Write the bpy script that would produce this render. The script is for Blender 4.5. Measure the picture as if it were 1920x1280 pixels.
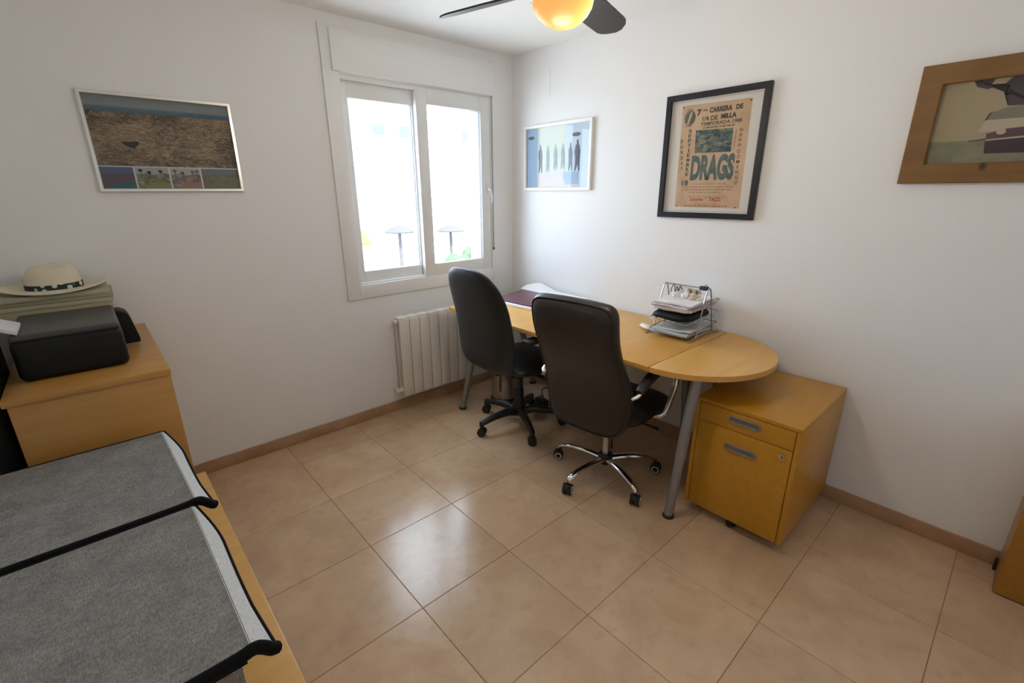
import bpy, bmesh, math, random
from mathutils import Vector, Matrix, Euler
random.seed(7)
PI = math.pi
SC = bpy.context.scene
COL = SC.collection
for o in list(bpy.data.objects):
    bpy.data.objects.remove(o, do_unlink=True)

# ------------------------------------------------------------------ camera
F_PX, YAW, PITCH, ROLL = 872.28, 0.7313, 0.3121, -0.0050
CAM = Vector((-2.6199, -2.9093, 1.5398))
cam_d = bpy.data.cameras.new('camera')
cam_d.sensor_width = 36.0
cam_d.lens = F_PX / 1920.0 * 36.0
cam_d.clip_start = 0.02
cam_d.clip_end = 400
cam = bpy.data.objects.new('camera', cam_d)
COL.objects.link(cam)
_f = Vector((math.sin(YAW) * math.cos(PITCH), math.cos(YAW) * math.cos(PITCH), -math.sin(PITCH)))
_r = Vector((math.cos(YAW), -math.sin(YAW), 0))
_u = _r.cross(_f)
_r2 = math.cos(ROLL) * _r + math.sin(ROLL) * _u
_u2 = -math.sin(ROLL) * _r + math.cos(ROLL) * _u
cam.matrix_world = Matrix(((_r2.x, _u2.x, -_f.x, CAM.x), (_r2.y, _u2.y, -_f.y, CAM.y),
                           (_r2.z, _u2.z, -_f.z, CAM.z), (0, 0, 0, 1)))
SC.camera = cam

# ------------------------------------------------------------------ world, sun, exposure
SC.view_settings.view_transform = 'Standard'
SC.view_settings.look = 'None'
SC.view_settings.gamma = 1.0
SC.view_settings.use_curve_mapping = False
SC.view_settings.exposure = 0.0
SC.cycles.diffuse_bounces = 7
SC.cycles.max_bounces = 14
W = bpy.data.worlds.new('world')
SC.world = W
W.use_nodes = True
_bg = W.node_tree.nodes['Background']
_bg.inputs[0].default_value = (0.70, 0.84, 1.0, 1)
_bg.inputs[1].default_value = 12.4
sun_d = bpy.data.lights.new('sun', 'SUN')
sun_d.energy = 25.0
sun_d.angle = 0.01
sun_d.color = (1.0, 0.97, 0.93)
sun = bpy.data.objects.new('sun', sun_d)
sun.rotation_euler = (math.radians(40), 0, math.radians(-12))   # shines towards +y: the window side lies in shade
COL.objects.link(sun)
por_d = bpy.data.lights.new('window_portal', 'AREA')
por_d.shape = 'RECTANGLE'
por_d.size = 1.2
por_d.size_y = 1.35
por_d.cycles.is_portal = True
por = bpy.data.objects.new('window_portal', por_d)
por.location = (-0.8, 0.30, 1.52)
por.rotation_euler = (math.radians(-90), 0, 0)
COL.objects.link(por)

# ------------------------------------------------------------------ materials
def srgb(r, g, b):
    return tuple((c / 255 / 12.92) if c / 255 <= 0.04045 else ((c / 255 + 0.055) / 1.055) ** 2.4 for c in (r, g, b))
MATS = {}
def mat(name, col, rough=0.5, metal=0.0, spec=0.5, coat=0.0, coat_rough=0.1, sheen=0.0):
    m = bpy.data.materials.new(name)
    m.use_nodes = True
    b = m.node_tree.nodes['Principled BSDF']
    b.inputs['Base Color'].default_value = (*col, 1)
    b.inputs['Roughness'].default_value = rough
    b.inputs['Metallic'].default_value = metal
    b.inputs['Specular IOR Level'].default_value = spec
    b.inputs['Coat Weight'].default_value = coat
    b.inputs['Coat Roughness'].default_value = coat_rough
    b.inputs['Sheen Weight'].default_value = sheen
    MATS[name] = m
    return m
def nodes(m):
    return m.node_tree.nodes, m.node_tree.links, m.node_tree.nodes['Principled BSDF']
def tex_coord(m, kind='Object', scale=(1, 1, 1), rot=(0, 0, 0), loc=(0, 0, 0)):
    n, l, b = nodes(m)
    tc = n.new('ShaderNodeTexCoord'); mp = n.new('ShaderNodeMapping')
    mp.inputs['Scale'].default_value = scale
    mp.inputs['Rotation'].default_value = rot
    mp.inputs['Location'].default_value = loc
    l.new(tc.outputs[kind], mp.inputs['Vector'])
    return mp.outputs['Vector']
def noise(m, vec, scale, detail=3, rough=0.5, dist=0.0):
    n, l, b = nodes(m)
    t = n.new('ShaderNodeTexNoise')
    t.inputs['Scale'].default_value = scale
    t.inputs['Detail'].default_value = detail
    t.inputs['Roughness'].default_value = rough
    t.inputs['Distortion'].default_value = dist
    l.new(vec, t.inputs['Vector'])
    return t.outputs['Fac']
def ramp(m, fac, stops, interp='LINEAR'):
    n, l, b = nodes(m)
    r = n.new('ShaderNodeValToRGB')
    r.color_ramp.interpolation = interp
    e = r.color_ramp.elements
    while len(e) < len(stops):
        e.new(0.5)
    for k, (p, c) in enumerate(stops):
        e[k].position = p
        e[k].color = (*c, 1)
    l.new(fac, r.inputs['Fac'])
    return r.outputs['Color']
def mixc(m, a, b_, fac, mode='MIX'):
    n, l, b = nodes(m)
    x = n.new('ShaderNodeMix'); x.data_type = 'RGBA'; x.blend_type = mode
    for sock, v in ((x.inputs[0], fac), (x.inputs[6], a), (x.inputs[7], b_)):
        if isinstance(v, (int, float)):
            sock.default_value = v
        elif isinstance(v, tuple):
            sock.default_value = (*v, 1)
        else:
            l.new(v, sock)
    return x.outputs[2]
def setcol(m, out):
    m.node_tree.links.new(out, m.node_tree.nodes['Principled BSDF'].inputs['Base Color'])
def bump(m, fac, strength=0.1, dist=0.002):
    n, l, b = nodes(m)
    bn = n.new('ShaderNodeBump')
    bn.inputs['Strength'].default_value = strength
    bn.inputs['Distance'].default_value = dist
    l.new(fac, bn.inputs['Height'])
    l.new(bn.outputs['Normal'], b.inputs['Normal'])

# walls
m = mat('wall_paint', (0.825, 0.83, 0.845), 0.75, spec=0.3)
v = tex_coord(m); bump(m, noise(m, v, 160, 3), 0.12, 0.001)
m = mat('ceiling_paint', (0.85, 0.85, 0.845), 0.85, spec=0.2)
# floor tiles
m = mat('floor_tile', (0.5, 0.33, 0.19), 0.27, spec=0.5)
n_, l_, b_ = nodes(m)
geo = n_.new('ShaderNodeNewGeometry')
oi = n_.new('ShaderNodeObjectInfo')
f1 = noise(m, geo.outputs['Position'], 3.2, 6, 0.62, 0.6)
f2 = noise(m, geo.outputs['Position'], 14.0, 4, 0.6, 0.3)
c1 = ramp(m, f1, [(0.30, (0.51, 0.345, 0.215)), (0.72, (0.65, 0.47, 0.31))])
c2 = mixc(m, c1, (0.47, 0.31, 0.19), ramp(m, f2, [(0.52, (0, 0, 0)), (0.75, (0.5, 0.5, 0.5))]))
hs = n_.new('ShaderNodeHueSaturation')
mr = n_.new('ShaderNodeMapRange')
mr.inputs['To Min'].default_value = 0.93; mr.inputs['To Max'].default_value = 1.06
l_.new(oi.outputs['Random'], mr.inputs['Value']); l_.new(mr.outputs['Result'], hs.inputs['Value'])
l_.new(c2, hs.inputs['Color']); setcol(m, hs.outputs['Color'])
mr2 = n_.new('ShaderNodeMapRange')
mr2.inputs['To Min'].default_value = 0.17; mr2.inputs['To Max'].default_value = 0.25
l_.new(f1, mr2.inputs['Value']); l_.new(mr2.outputs['Result'], b_.inputs['Roughness'])
m = mat('grout', (0.26, 0.175, 0.115), 0.9)
m = mat('skirting_tile', (0.42, 0.265, 0.155), 0.38)
v = tex_coord(m); setcol(m, ramp(m, noise(m, v, 6, 4), [(0.3, (0.37, 0.23, 0.13)), (0.7, (0.47, 0.30, 0.18))]))
# birch veneer
def wood(name, ca, cb, rot=(0, 0, 0), scale=(1.2, 14, 14), rough=0.36, cc=None, coat=0.15):
    m = mat(name, ca, rough, coat=coat, coat_rough=0.25)
    v = tex_coord(m, 'Object', scale, rot)
    fa = noise(m, v, 2.2, 6, 0.6, 0.5)
    fb = noise(m, tex_coord(m, 'Object', (1.5, 2, 2), rot), 2.0, 2, 0.5)
    c = ramp(m, fa, [(0.3, ca), (0.72, cb)])
    c = mixc(m, c, cc or ca, ramp(m, fb, [(0.45, (0, 0, 0)), (0.75, (0.55, 0.55, 0.55))]))
    setcol(m, c)
    return m
wood('birch_desk', (0.61, 0.320, 0.068), (0.69, 0.39, 0.100), (0, 0, PI / 2), cc=(0.63, 0.33, 0.068))
wood('birch_pedestal', (0.47, 0.222, 0.012), (0.55, 0.275, 0.024), (0, 0, PI / 2), cc=(0.49, 0.232, 0.012))
wood('birch_cabinet', (0.43, 0.215, 0.048), (0.50, 0.265, 0.068), (0, 0, PI / 2), cc=(0.40, 0.19, 0.04))
wood('birch_shaded', (0.33, 0.150, 0.018), (0.40, 0.185, 0.026), (0, 0, PI / 2), cc=(0.30, 0.13, 0.014))  # cabinet birch for the right edge, the dim corner's shade put into its colour
wood('birch_edge', (0.50, 0.245, 0.065), (0.56, 0.29, 0.085), (0, 0, PI / 2))
# rustic oak picture frame with knots
m = wood('rustic_oak', (0.190, 0.092, 0.024), (0.25, 0.128, 0.036), (0, 0, 0), (2, 9, 9), 0.6, cc=(0.155, 0.070, 0.016), coat=0)
n_, l_, b_ = nodes(m)
vo = n_.new('ShaderNodeTexVoronoi'); vo.inputs['Scale'].default_value = 7.0
l_.new(tex_coord(m, 'Object', (1.6, 1, 1), (0, 0.4, 0), (0.31, 0, 0.17)), vo.inputs['Vector'])
base = b_.inputs['Base Color'].links[0].from_socket
setcol(m, mixc(m, (0.035, 0.014, 0.006), base, ramp(m, vo.outputs['Distance'], [(0.06, (0, 0, 0)), (0.17, (1, 1, 1))])))
mat('white_pvc', (0.82, 0.83, 0.84), 0.35)
mat('white_pvc_cool', (0.78, 0.80, 0.81), 0.35)
mat('seal_dark', (0.12, 0.12, 0.13), 0.6)
mat('strap_grey', (0.42, 0.40, 0.37), 0.8)
mat('radiator_white', (0.76, 0.73, 0.68), 0.35)
mat('black_plastic', (0.016, 0.016, 0.017), 0.42)
mat('black_rubber', (0.02, 0.02, 0.02), 0.65)
mat('chrome', (0.72, 0.71, 0.70), 0.10, metal=1)
mat('steel_brushed', (0.55, 0.53, 0.50), 0.28, metal=1)
mat('frame_silver', (0.78, 0.77, 0.75), 0.24, metal=1)
mat('leg_grey', (0.26, 0.26, 0.26), 0.42, metal=0.35)
mat('wire_silver', (0.42, 0.41, 0.40), 0.35, metal=0.85)
mat('handle_grey', (0.28, 0.26, 0.24), 0.38, metal=0.6)
mat('handle_dark', (0.17, 0.145, 0.12), 0.5)
m = mat('black_fabric', (0.0075, 0.0115, 0.0155), 0.43, spec=0.45, sheen=0.02)
v = tex_coord(m); bump(m, noise(m, v, 420, 2), 0.35, 0.001)
m = mat('brown_leather', (0.024, 0.0195, 0.0172), 0.40, spec=0.45)
v = tex_coord(m); bump(m, noise(m, v, 180, 4), 0.22, 0.001)
mat('leather_piping', (0.010, 0.009, 0.010), 0.45)
m = mat('seat_black', (0.014, 0.014, 0.015), 0.5)
m = mat('heather_grey', (0.17, 0.17, 0.165), 0.95, spec=0.1)
va = noise(m, tex_coord(m, 'Object', (70, 560, 300)), 1.0, 3, 0.7)
vb = noise(m, tex_coord(m, 'Object', (480, 90, 300), (0, 0, 0.2)), 1.0, 3, 0.7)
vc = noise(m, tex_coord(m, 'Object', (1, 1, 1)), 14, 3, 0.6)
cA = ramp(m, va, [(0.34, (0.11, 0.11, 0.108)), (0.66, (0.37, 0.37, 0.362))])
cB = ramp(m, vb, [(0.34, (0.11, 0.11, 0.108)), (0.68, (0.39, 0.39, 0.385))])
cM = mixc(m, cA, cB, 0.5)
setcol(m, mixc(m, cM, ramp(m, vc, [(0.3, (0.8, 0.8, 0.8)), (0.7, (1.12, 1.1, 1.1))]), 1.0, 'MULTIPLY'))
bump(m, va, 0.3, 0.001)
m = mat('pale_felt', (0.56, 0.58, 0.60), 0.95, spec=0.1)
v = tex_coord(m); setcol(m, ramp(m, noise(m, v, 160, 3), [(0.3, (0.50, 0.52, 0.54)), (0.7, (0.64, 0.66, 0.67))]))
mat('binding_navy', (0.0045, 0.005, 0.008), 0.8, spec=0.15)
mat('teal_cloth', (0.02, 0.12, 0.11), 0.7)
m = mat('straw', (0.72, 0.66, 0.51), 0.8)
v = tex_coord(m, 'Object', (1, 1, 1)); bump(m, noise(m, v, 260, 2), 0.3, 0.001)
m = mat('hat_band', (0.012, 0.03, 0.03), 0.7)
n_, l_, b_ = nodes(m)
vo = n_.new('ShaderNodeTexVoronoi'); vo.inputs['Scale'].default_value = 34
l_.new(tex_coord(m), vo.inputs['Vector'])
setcol(m, ramp(m, vo.outputs['Distance'], [(0.28, (0.62, 0.64, 0.58)), (0.36, (0.010, 0.028, 0.028))]))
mat('khaki_card', (0.35, 0.325, 0.21), 0.8)
mat('khaki_card_b', (0.42, 0.40, 0.29), 0.8)
mat('printer_black', (0.006, 0.0075, 0.008), 0.5, spec=0.25)
mat('printer_lid', (0.050, 0.050, 0.050), 0.38)
mat('paper_white', (0.80, 0.79, 0.80), 0.8)
mat('paper_lilac', (0.66, 0.62, 0.68), 0.8)
mat('paper_pink', (0.62, 0.52, 0.50), 0.8)
mat('paper_beige', (0.66, 0.57, 0.47), 0.8)
mat('paper_blue', (0.50, 0.58, 0.62), 0.7)
mat('ink_dark', (0.03, 0.02, 0.03), 0.7)
mat('maroon_cover', (0.125, 0.045, 0.065), 0.35)
mat('ivory_plastic', (0.74, 0.69, 0.55), 0.35)
mat('black_pouch', (0.007, 0.008, 0.010), 0.55, spec=0.25)
mat('purple_edge', (0.05, 0.02, 0.09), 0.6)
mat('frame_black', (0.010, 0.010, 0.017), 0.35)
mat('frame_white', (0.85, 0.85, 0.84), 0.3)
mat('mount_white', (0.70, 0.67, 0.63), 0.85)
# prints
m = mat('poster_paper', (0.58, 0.40, 0.25), 0.85)
v = tex_coord(m); setcol(m, ramp(m, noise(m, v, 9, 4, 0.6), [(0.3, (0.50, 0.335, 0.205)), (0.55, (0.60, 0.415, 0.265)), (0.75, (0.60, 0.37, 0.26))]))
m = mat('poster_ink', (0.075, 0.085, 0.075), 0.85)
m = mat('poster_teal_ink', (0.09, 0.15, 0.145), 0.85)
v = tex_coord(m); setcol(m, ramp(m, noise(m, v, 22, 3, 0.6), [(0.35, (0.075, 0.13, 0.135)), (0.7, (0.16, 0.19, 0.15))]))
m = mat('poster_photo', (0.07, 0.12, 0.12), 0.85)
v = tex_coord(m, 'Object', (1.0, 1, 1.6)); setcol(m, ramp(m, noise(m, v, 26, 5, 0.65, 0.6), [(0.38, (0.028, 0.066, 0.080)), (0.50, (0.085, 0.125, 0.12)), (0.62, (0.30, 0.28, 0.19))]))
mat('poster_soft_ink', (0.33, 0.22, 0.145), 0.85)
mat('poster_red', (0.38, 0.045, 0.04), 0.85)
m = mat('aerial_land', (0.2, 0.14, 0.09), 0.6)
v = tex_coord(m, 'Object', (1.0, 1, 2.4))
fa = noise(m, v, 9, 5, 0.6, 0.8)
fb = noise(m, tex_coord(m, 'Object', (1.0, 1, 2.2), (0, 0, 0), (1.3, 0, 0.4)), 17, 6, 0.62, 2.4)
fc = noise(m, tex_coord(m, 'Object', (1.0, 1, 2.6), (0, 0, 0), (4.1, 0, 2.2)), 13, 3, 0.5, 3.0)
ca = ramp(m, fa, [(0.34, (0.045, 0.040, 0.026)), (0.46, (0.15, 0.105, 0.066)), (0.58, (0.27, 0.20, 0.13)), (0.72, (0.36, 0.29, 0.20))])
cb = ramp(m, fb, [(0.36, (0.050, 0.048, 0.030)), (0.48, (0.19, 0.14, 0.088)), (0.60, (0.34, 0.27, 0.185)), (0.7, (0.16, 0.14, 0.10))])
cl = mixc(m, ca, cb, 0.55)
cl = mixc(m, cl, ramp(m, noise(m, tex_coord(m, 'Object', (1, 1, 2.2), (0, 0, 0), (0.7, 0, 1.9)), 4.5, 3, 0.55, 0.5), [(0.36, (0.36, 0.34, 0.30)), (0.56, (1.05, 1.03, 1.0))]), 1.0, 'MULTIPLY')
setcol(m, mixc(m, cl, (0.50, 0.42, 0.31), ramp(m, fc, [(0.470, (0, 0, 0)), (0.497, (0.6, 0.6, 0.6)), (0.505, (0.6, 0.6, 0.6)), (0.535, (0, 0, 0))])))
m = mat('aerial_sky', (0.2, 0.25, 0.28), 0.6)
n_, l_, b_ = nodes(m)
sx = n_.new('ShaderNodeSeparateXYZ'); l_.new(tex_coord(m, 'Object'), sx.inputs[0])
mrz = n_.new('ShaderNodeMapRange'); mrz.inputs['From Min'].default_value = 0.130; mrz.inputs['From Max'].default_value = 0.195
l_.new(sx.outputs['Z'], mrz.inputs['Value'])
setcol(m, ramp(m, mrz.outputs['Result'], [(0.0, (0.055, 0.115, 0.17)), (0.28, (0.075, 0.145, 0.20)), (0.42, (0.22, 0.255, 0.265)), (1.0, (0.17, 0.225, 0.255))]))
def blotch(name, stops, sc=(1, 1, 1), scale=30):
    m = mat(name, stops[0][1], 0.6)
    setcol(m, ramp(m, noise(m, tex_coord(m, 'Object', sc), scale, 5, 0.65, 0.8), stops))
blotch('thumb_pool', [(0.35, (0.03, 0.11, 0.16)), (0.5, (0.14, 0.07, 0.06)), (0.65, (0.06, 0.10, 0.22))], (1, 1, 2.5), 20)
blotch('thumb_green', [(0.35, (0.10, 0.12, 0.035)), (0.5, (0.16, 0.16, 0.10)), (0.66, (0.34, 0.36, 0.36))], (1, 1, 2), 24)
blotch('thumb_town', [(0.35, (0.09, 0.12, 0.13)), (0.5, (0.24, 0.17, 0.15)), (0.66, (0.34, 0.35, 0.36))], (1, 1, 1.5), 26)
blotch('thumb_olive', [(0.35, (0.09, 0.10, 0.05)), (0.5, (0.19, 0.17, 0.09)), (0.66, (0.13, 0.17, 0.20))], (1, 1, 3), 26)
mat('aerial_lake', (0.018, 0.020, 0.030), 0.5)
mat('print_white', (0.62, 0.62, 0.62), 0.6)
blotch('sport_pale', [(0.3, (0.50, 0.58, 0.52)), (0.5, (0.60, 0.66, 0.55)), (0.7, (0.55, 0.62, 0.68))], (2, 1, 1), 10)
mat('sport_blue', (0.32, 0.45, 0.62), 0.6)
mat('sport_blue_light', (0.52, 0.63, 0.76), 0.6)
mat('sport_pink', (0.66, 0.58, 0.58), 0.6)
mat('sport_figure_dark', (0.10, 0.12, 0.15), 0.6)
mat('sport_figure_pale', (0.30, 0.36, 0.33), 0.6)
mat('paint_cream', (0.40, 0.335, 0.215), 0.7)
m = mat('paint_ground', (0.235, 0.225, 0.150), 0.7)
v = tex_coord(m, 'Object', (1, 1, 2)); setcol(m, ramp(m, noise(m, v, 14, 3), [(0.3, (0.195, 0.195, 0.13)), (0.7, (0.29, 0.265, 0.17))]))
mat('paint_violet_dark', (0.075, 0.060, 0.068), 0.7)
mat('paint_car_body', (0.045, 0.024, 0.036), 0.6)
mat('paint_car_mid', (0.105, 0.060, 0.068), 0.6)
mat('paint_car_glass', (0.22, 0.215, 0.165), 0.6)
mat('paint_line', (0.06, 0.05, 0.045), 0.6)
mat('paint_highlight', (0.50, 0.42, 0.31), 0.6)
# glass
def glass_mat(name, tint, ior=1.45):
    m = bpy.data.materials.new(name); m.use_nodes = True
    nt = m.node_tree; nt.nodes.clear()
    out = nt.nodes.new('ShaderNodeOutputMaterial'); mx = nt.nodes.new('ShaderNodeMixShader')
    tr = nt.nodes.new('ShaderNodeBsdfTransparent'); gl = nt.nodes.new('ShaderNodeBsdfGlossy')
    fr = nt.nodes.new('ShaderNodeFresnel')
    tr.inputs[0].default_value = (*tint, 1); gl.inputs['Roughness'].default_value = 0.03
    fr.inputs['IOR'].default_value = ior
    ge = nt.nodes.new('ShaderNodeNewGeometry'); inv = nt.nodes.new('ShaderNodeMath'); inv.operation = 'SUBTRACT'; inv.inputs[0].default_value = 1.0
    mu = nt.nodes.new('ShaderNodeMath'); mu.operation = 'MULTIPLY'
    nt.links.new(ge.outputs['Backfacing'], inv.inputs[1]); nt.links.new(inv.outputs[0], mu.inputs[0]); nt.links.new(fr.outputs[0], mu.inputs[1])
    nt.links.new(mu.outputs[0], mx.inputs[0]); nt.links.new(tr.outputs[0], mx.inputs[1])
    nt.links.new(gl.outputs[0], mx.inputs[2]); nt.links.new(mx.outputs[0], out.inputs[0])
    MATS[name] = m
glass_mat('glass', (0.97, 0.98, 0.98))
glass_mat('picture_glass', (0.98, 0.98, 0.98), 1.35)
# lamp globe: a bulb glowing inside opal amber glass, brightest next to the bulb
m = mat('lamp_glow', (0.02, 0.012, 0.004), 0.4, spec=0.1)
n_, l_, b_ = nodes(m)
vd = n_.new('ShaderNodeVectorMath'); vd.operation = 'DISTANCE'
tcn = n_.new('ShaderNodeTexCoord'); l_.new(tcn.outputs['Object'], vd.inputs[0])
vd.inputs[1].default_value = (0.066, -0.062, -0.040)
cg = ramp(m, vd.outputs['Value'], [(0.0, (1.0, 0.96, 0.70)), (0.028, (1.0, 0.93, 0.45)), (0.055, (1.0, 0.86, 0.20)), (0.095, (1.0, 0.58, 0.15)), (0.15, (1.0, 0.47, 0.13))])
l_.new(cg, b_.inputs['Emission Color'])
sg = ramp(m, vd.outputs['Value'], [(0.0, (1, 1, 1)), (0.035, (0.60, 0.60, 0.60)), (0.12, (0.52, 0.52, 0.52))])
mm = n_.new('ShaderNodeMath'); mm.operation = 'MULTIPLY'; mm.inputs[1].default_value = 1.9
l_.new(sg, mm.inputs[0]); l_.new(mm.outputs[0], b_.inputs['Emission Strength'])
mat('fan_dark', (0.020, 0.022, 0.026), 0.45)
# outdoors
mat('villa_white', (0.82, 0.81, 0.79), 0.8)
mat('pavement', (0.60, 0.58, 0.55), 0.9)
mat('villa_pane', (0.055, 0.066, 0.068), 0.5, spec=0.2)
mat('awning_yellow', (0.20, 0.14, 0.034), 0.9, spec=0.05)
mat('thatch', (0.056, 0.054, 0.054), 0.95, spec=0.05)
mat('post_wood', (0.062, 0.060, 0.061), 0.9, spec=0.05)
mat('shrub_leaf', (0.050, 0.072, 0.045), 0.9, spec=0.05)

# ------------------------------------------------------------------ geometry helpers
def B():
    return bmesh.new()
def box(bm, x0, x1, y0, y1, z0, z1, bev=0.0, seg=2):
    vs = [bm.verts.new((x, y, z)) for x in (x0, x1) for y in (y0, y1) for z in (z0, z1)]
    fs = []
    for idx in ((0, 1, 3, 2), (4, 6, 7, 5), (0, 4, 5, 1), (2, 3, 7, 6), (0, 2, 6, 4), (1, 5, 7, 3)):
        fs.append(bm.faces.new([vs[i] for i in idx]))
    if bev > 0:
        es = list({e for f in fs for e in f.edges})
        bmesh.ops.bevel(bm, geom=es, offset=bev, segments=seg, profile=0.5, affect='EDGES', clamp_overlap=True)
    return vs
def xform(bm, M, start=0):
    bm.verts.ensure_lookup_table()
    for v in bm.verts[start:]:
        v.co = M @ v.co
def frames(pts, closed=False):
    pts = [Vector(p) for p in pts]
    n = len(pts); T = []
    for i in range(n):
        a = pts[(i - 1) % n] if (closed or i > 0) else pts[i]
        b = pts[(i + 1) % n] if (closed or i < n - 1) else pts[i]
        T.append((b - a).normalized())
    up = Vector((0, 0, 1)) if abs(T[0].z) < 0.95 else Vector((1, 0, 0))
    nrm = (up - up.dot(T[0]) * T[0]).normalized()
    out = []
    for i in range(n):
        nrm = nrm - nrm.dot(T[i]) * T[i]
        nrm = nrm.normalized() if nrm.length > 1e-6 else T[i].orthogonal().normalized()
        out.append((pts[i], nrm, T[i].cross(nrm)))
    return out
def sweep(bm, pts, rad, n=8, closed=False, sx=1.0, sy=1.0):
    fr = frames(pts, closed)
    rings = []
    for i, (p, a, b) in enumerate(fr):
        r = rad[i] if isinstance(rad, (list, tuple)) else rad
        rings.append([bm.verts.new(p + a * (r * sy * math.cos(2 * PI * k / n)) + b * (r * sx * math.sin(2 * PI * k / n))) for k in range(n)])
    m_ = len(rings)
    for i in range(m_ if closed else m_ - 1):
        A, C_ = rings[i], rings[(i + 1) % m_]
        for k in range(n):
            bm.faces.new((A[k], A[(k + 1) % n], C_[(k + 1) % n], C_[k]))
    if not closed:
        bm.faces.new(rings[0][::-1]); bm.faces.new(rings[-1])
def lathe(bm, prof, n=24, c=(0, 0, 0), sx=1.0, sy=1.0):
    rings = []
    for r, z in prof:
        if r < 1e-5:
            rings.append([bm.verts.new((c[0], c[1], c[2] + z))])
        else:
            rings.append([bm.verts.new((c[0] + sx * r * math.cos(2 * PI * k / n), c[1] + sy * r * math.sin(2 * PI * k / n), c[2] + z)) for k in range(n)])
    for A, C_ in zip(rings, rings[1:]):
        for k in range(n):
            k2 = (k + 1) % n
            if len(A) == 1 and len(C_) == 1: continue
            if len(A) == 1: bm.faces.new((A[0], C_[k2], C_[k]))
            elif len(C_) == 1: bm.faces.new((A[k], A[k2], C_[0]))
            else: bm.faces.new((A[k], A[k2], C_[k2], C_[k]))
def cyl(bm, p0, p1, r0, r1=None, n=16):
    sweep(bm, [p0, p1], [r0, r0 if r1 is None else r1], n)
def arc(cx, cy, r, a0, a1, n):
    return [(cx + r * math.cos(a0 + (a1 - a0) * i / n), cy + r * math.sin(a0 + (a1 - a0) * i / n)) for i in range(n + 1)]
def catmull(pts, sub=6, closed=False):
    P = [Vector(p) for p in pts]; n = len(P); out = []
    for i in range(n if closed else n - 1):
        p0 = P[(i - 1) % n] if closed or i > 0 else P[i]
        p1, p2 = P[i], P[(i + 1) % n]
        p3 = P[(i + 2) % n] if closed or i < n - 2 else p2
        for k in range(sub):
            t = k / sub
            out.append(0.5 * ((2 * p1) + (p2 - p0) * t + (2 * p0 - 5 * p1 + 4 * p2 - p3) * t * t + (3 * p1 - p0 - 3 * p2 + p3) * t ** 3))
    if not closed: out.append(P[-1])
    return out
def prism(bm, pts, axis, a0, a1):
    """extrude a polygon given in the two other axes along axis between a0 and a1"""
    def mk(p, a):
        q = [p[0], p[1]]; q.insert(axis, a); return Vector(q)
    A = [bm.verts.new(mk(p, a0)) for p in pts]; C_ = [bm.verts.new(mk(p, a1)) for p in pts]
    n = len(pts)
    for k in range(n):
        bm.faces.new((A[k], A[(k + 1) % n], C_[(k + 1) % n], C_[k]))
    bm.faces.new(A[::-1]); bm.faces.new(C_)
def cushion(bm, outline, bend, df, dr, pf=3.0, pr=3.0, scales=(1, .985, .95, .88, .75, .55, .3, .1)):
    """closed padded panel: outline in (y, z), front towards +x; bend(y, z) gives the x of its mid surface"""
    n = len(outline)
    cy = sum(p[0] for p in outline) / n; cz = sum(p[1] for p in outline) / n
    def ring(s, d, sg):
        out = []
        for (y, z) in outline:
            yy, zz = cy + (y - cy) * s, cz + (z - cz) * s
            out.append(bm.verts.new((bend(yy, zz) + sg * d, yy, zz)))
        return out
    rim = ring(1, 0, 1)
    for sg, D, p in ((1, df, pf), (-1, dr, pr)):
        prev = rim
        for s in scales[1:]:
            cur = ring(s, D * (1 - s ** p) ** 0.5, sg)
            for k in range(n):
                q = (prev[k], prev[(k + 1) % n], cur[(k + 1) % n], cur[k])
                bm.faces.new(q if sg > 0 else q[::-1])
            prev = cur
        c = bm.verts.new((bend(cy, cz) + sg * D, cy, cz))
        for k in range(n):
            q = (prev[k], prev[(k + 1) % n], c)
            bm.faces.new(q if sg > 0 else q[::-1])
def superell(w, h, n, cz, N=48, top=None):
    out = []
    for k in range(N):
        t = 2 * PI * k / N
        c, s = math.cos(t), math.sin(t)
        y = w * math.copysign(abs(c) ** (2 / n), c); z = h * math.copysign(abs(s) ** (2 / n), s)
        out.append((y, cz + z))
    return out

def obj(name, bm, material, parent=None, smooth=True, world=True, recalc=True):
    """link bm as one mesh object; world coordinates are moved into the parent's frame"""
    if recalc:
        bmesh.ops.recalc_face_normals(bm, faces=bm.faces)
    me = bpy.data.meshes.new(name)
    bm.to_mesh(me); bm.free()
    return mobj(name, me, material, parent, smooth, world)
def root_of(o):
    while o.parent: o = o.parent
    return o
def mobj(name, me, material, parent=None, smooth=True, world=True):
    me.materials.append(MATS[material] if isinstance(material, str) else material)
    if smooth:
        me.polygons.foreach_set('use_smooth', [True] * len(me.polygons))
        me.set_sharp_from_angle(angle=math.radians(38))
    o = bpy.data.objects.new(name, me)
    COL.objects.link(o)
    if parent:
        o.parent = parent
        if world:
            r = root_of(parent)
            M = Matrix.LocRotScale(r.location, r.rotation_euler, None)
            me.transform(M.inverted())
    return o
def tag(o, label=None, cat=None, group=None, kind=None):
    if label: o['label'] = label
    if cat: o['category'] = cat
    if group: o['group'] = group
    if kind: o['kind'] = kind
    return o
def thing(name, label, cat, loc=(0, 0, 0), rz=0.0, group=None):
    o = bpy.data.objects.new(name, None)
    o.empty_display_size = 0.1
    COL.objects.link(o)
    o.location = loc; o.rotation_euler = (0, 0, rz)
    return tag(o, label, cat, group)
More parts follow.
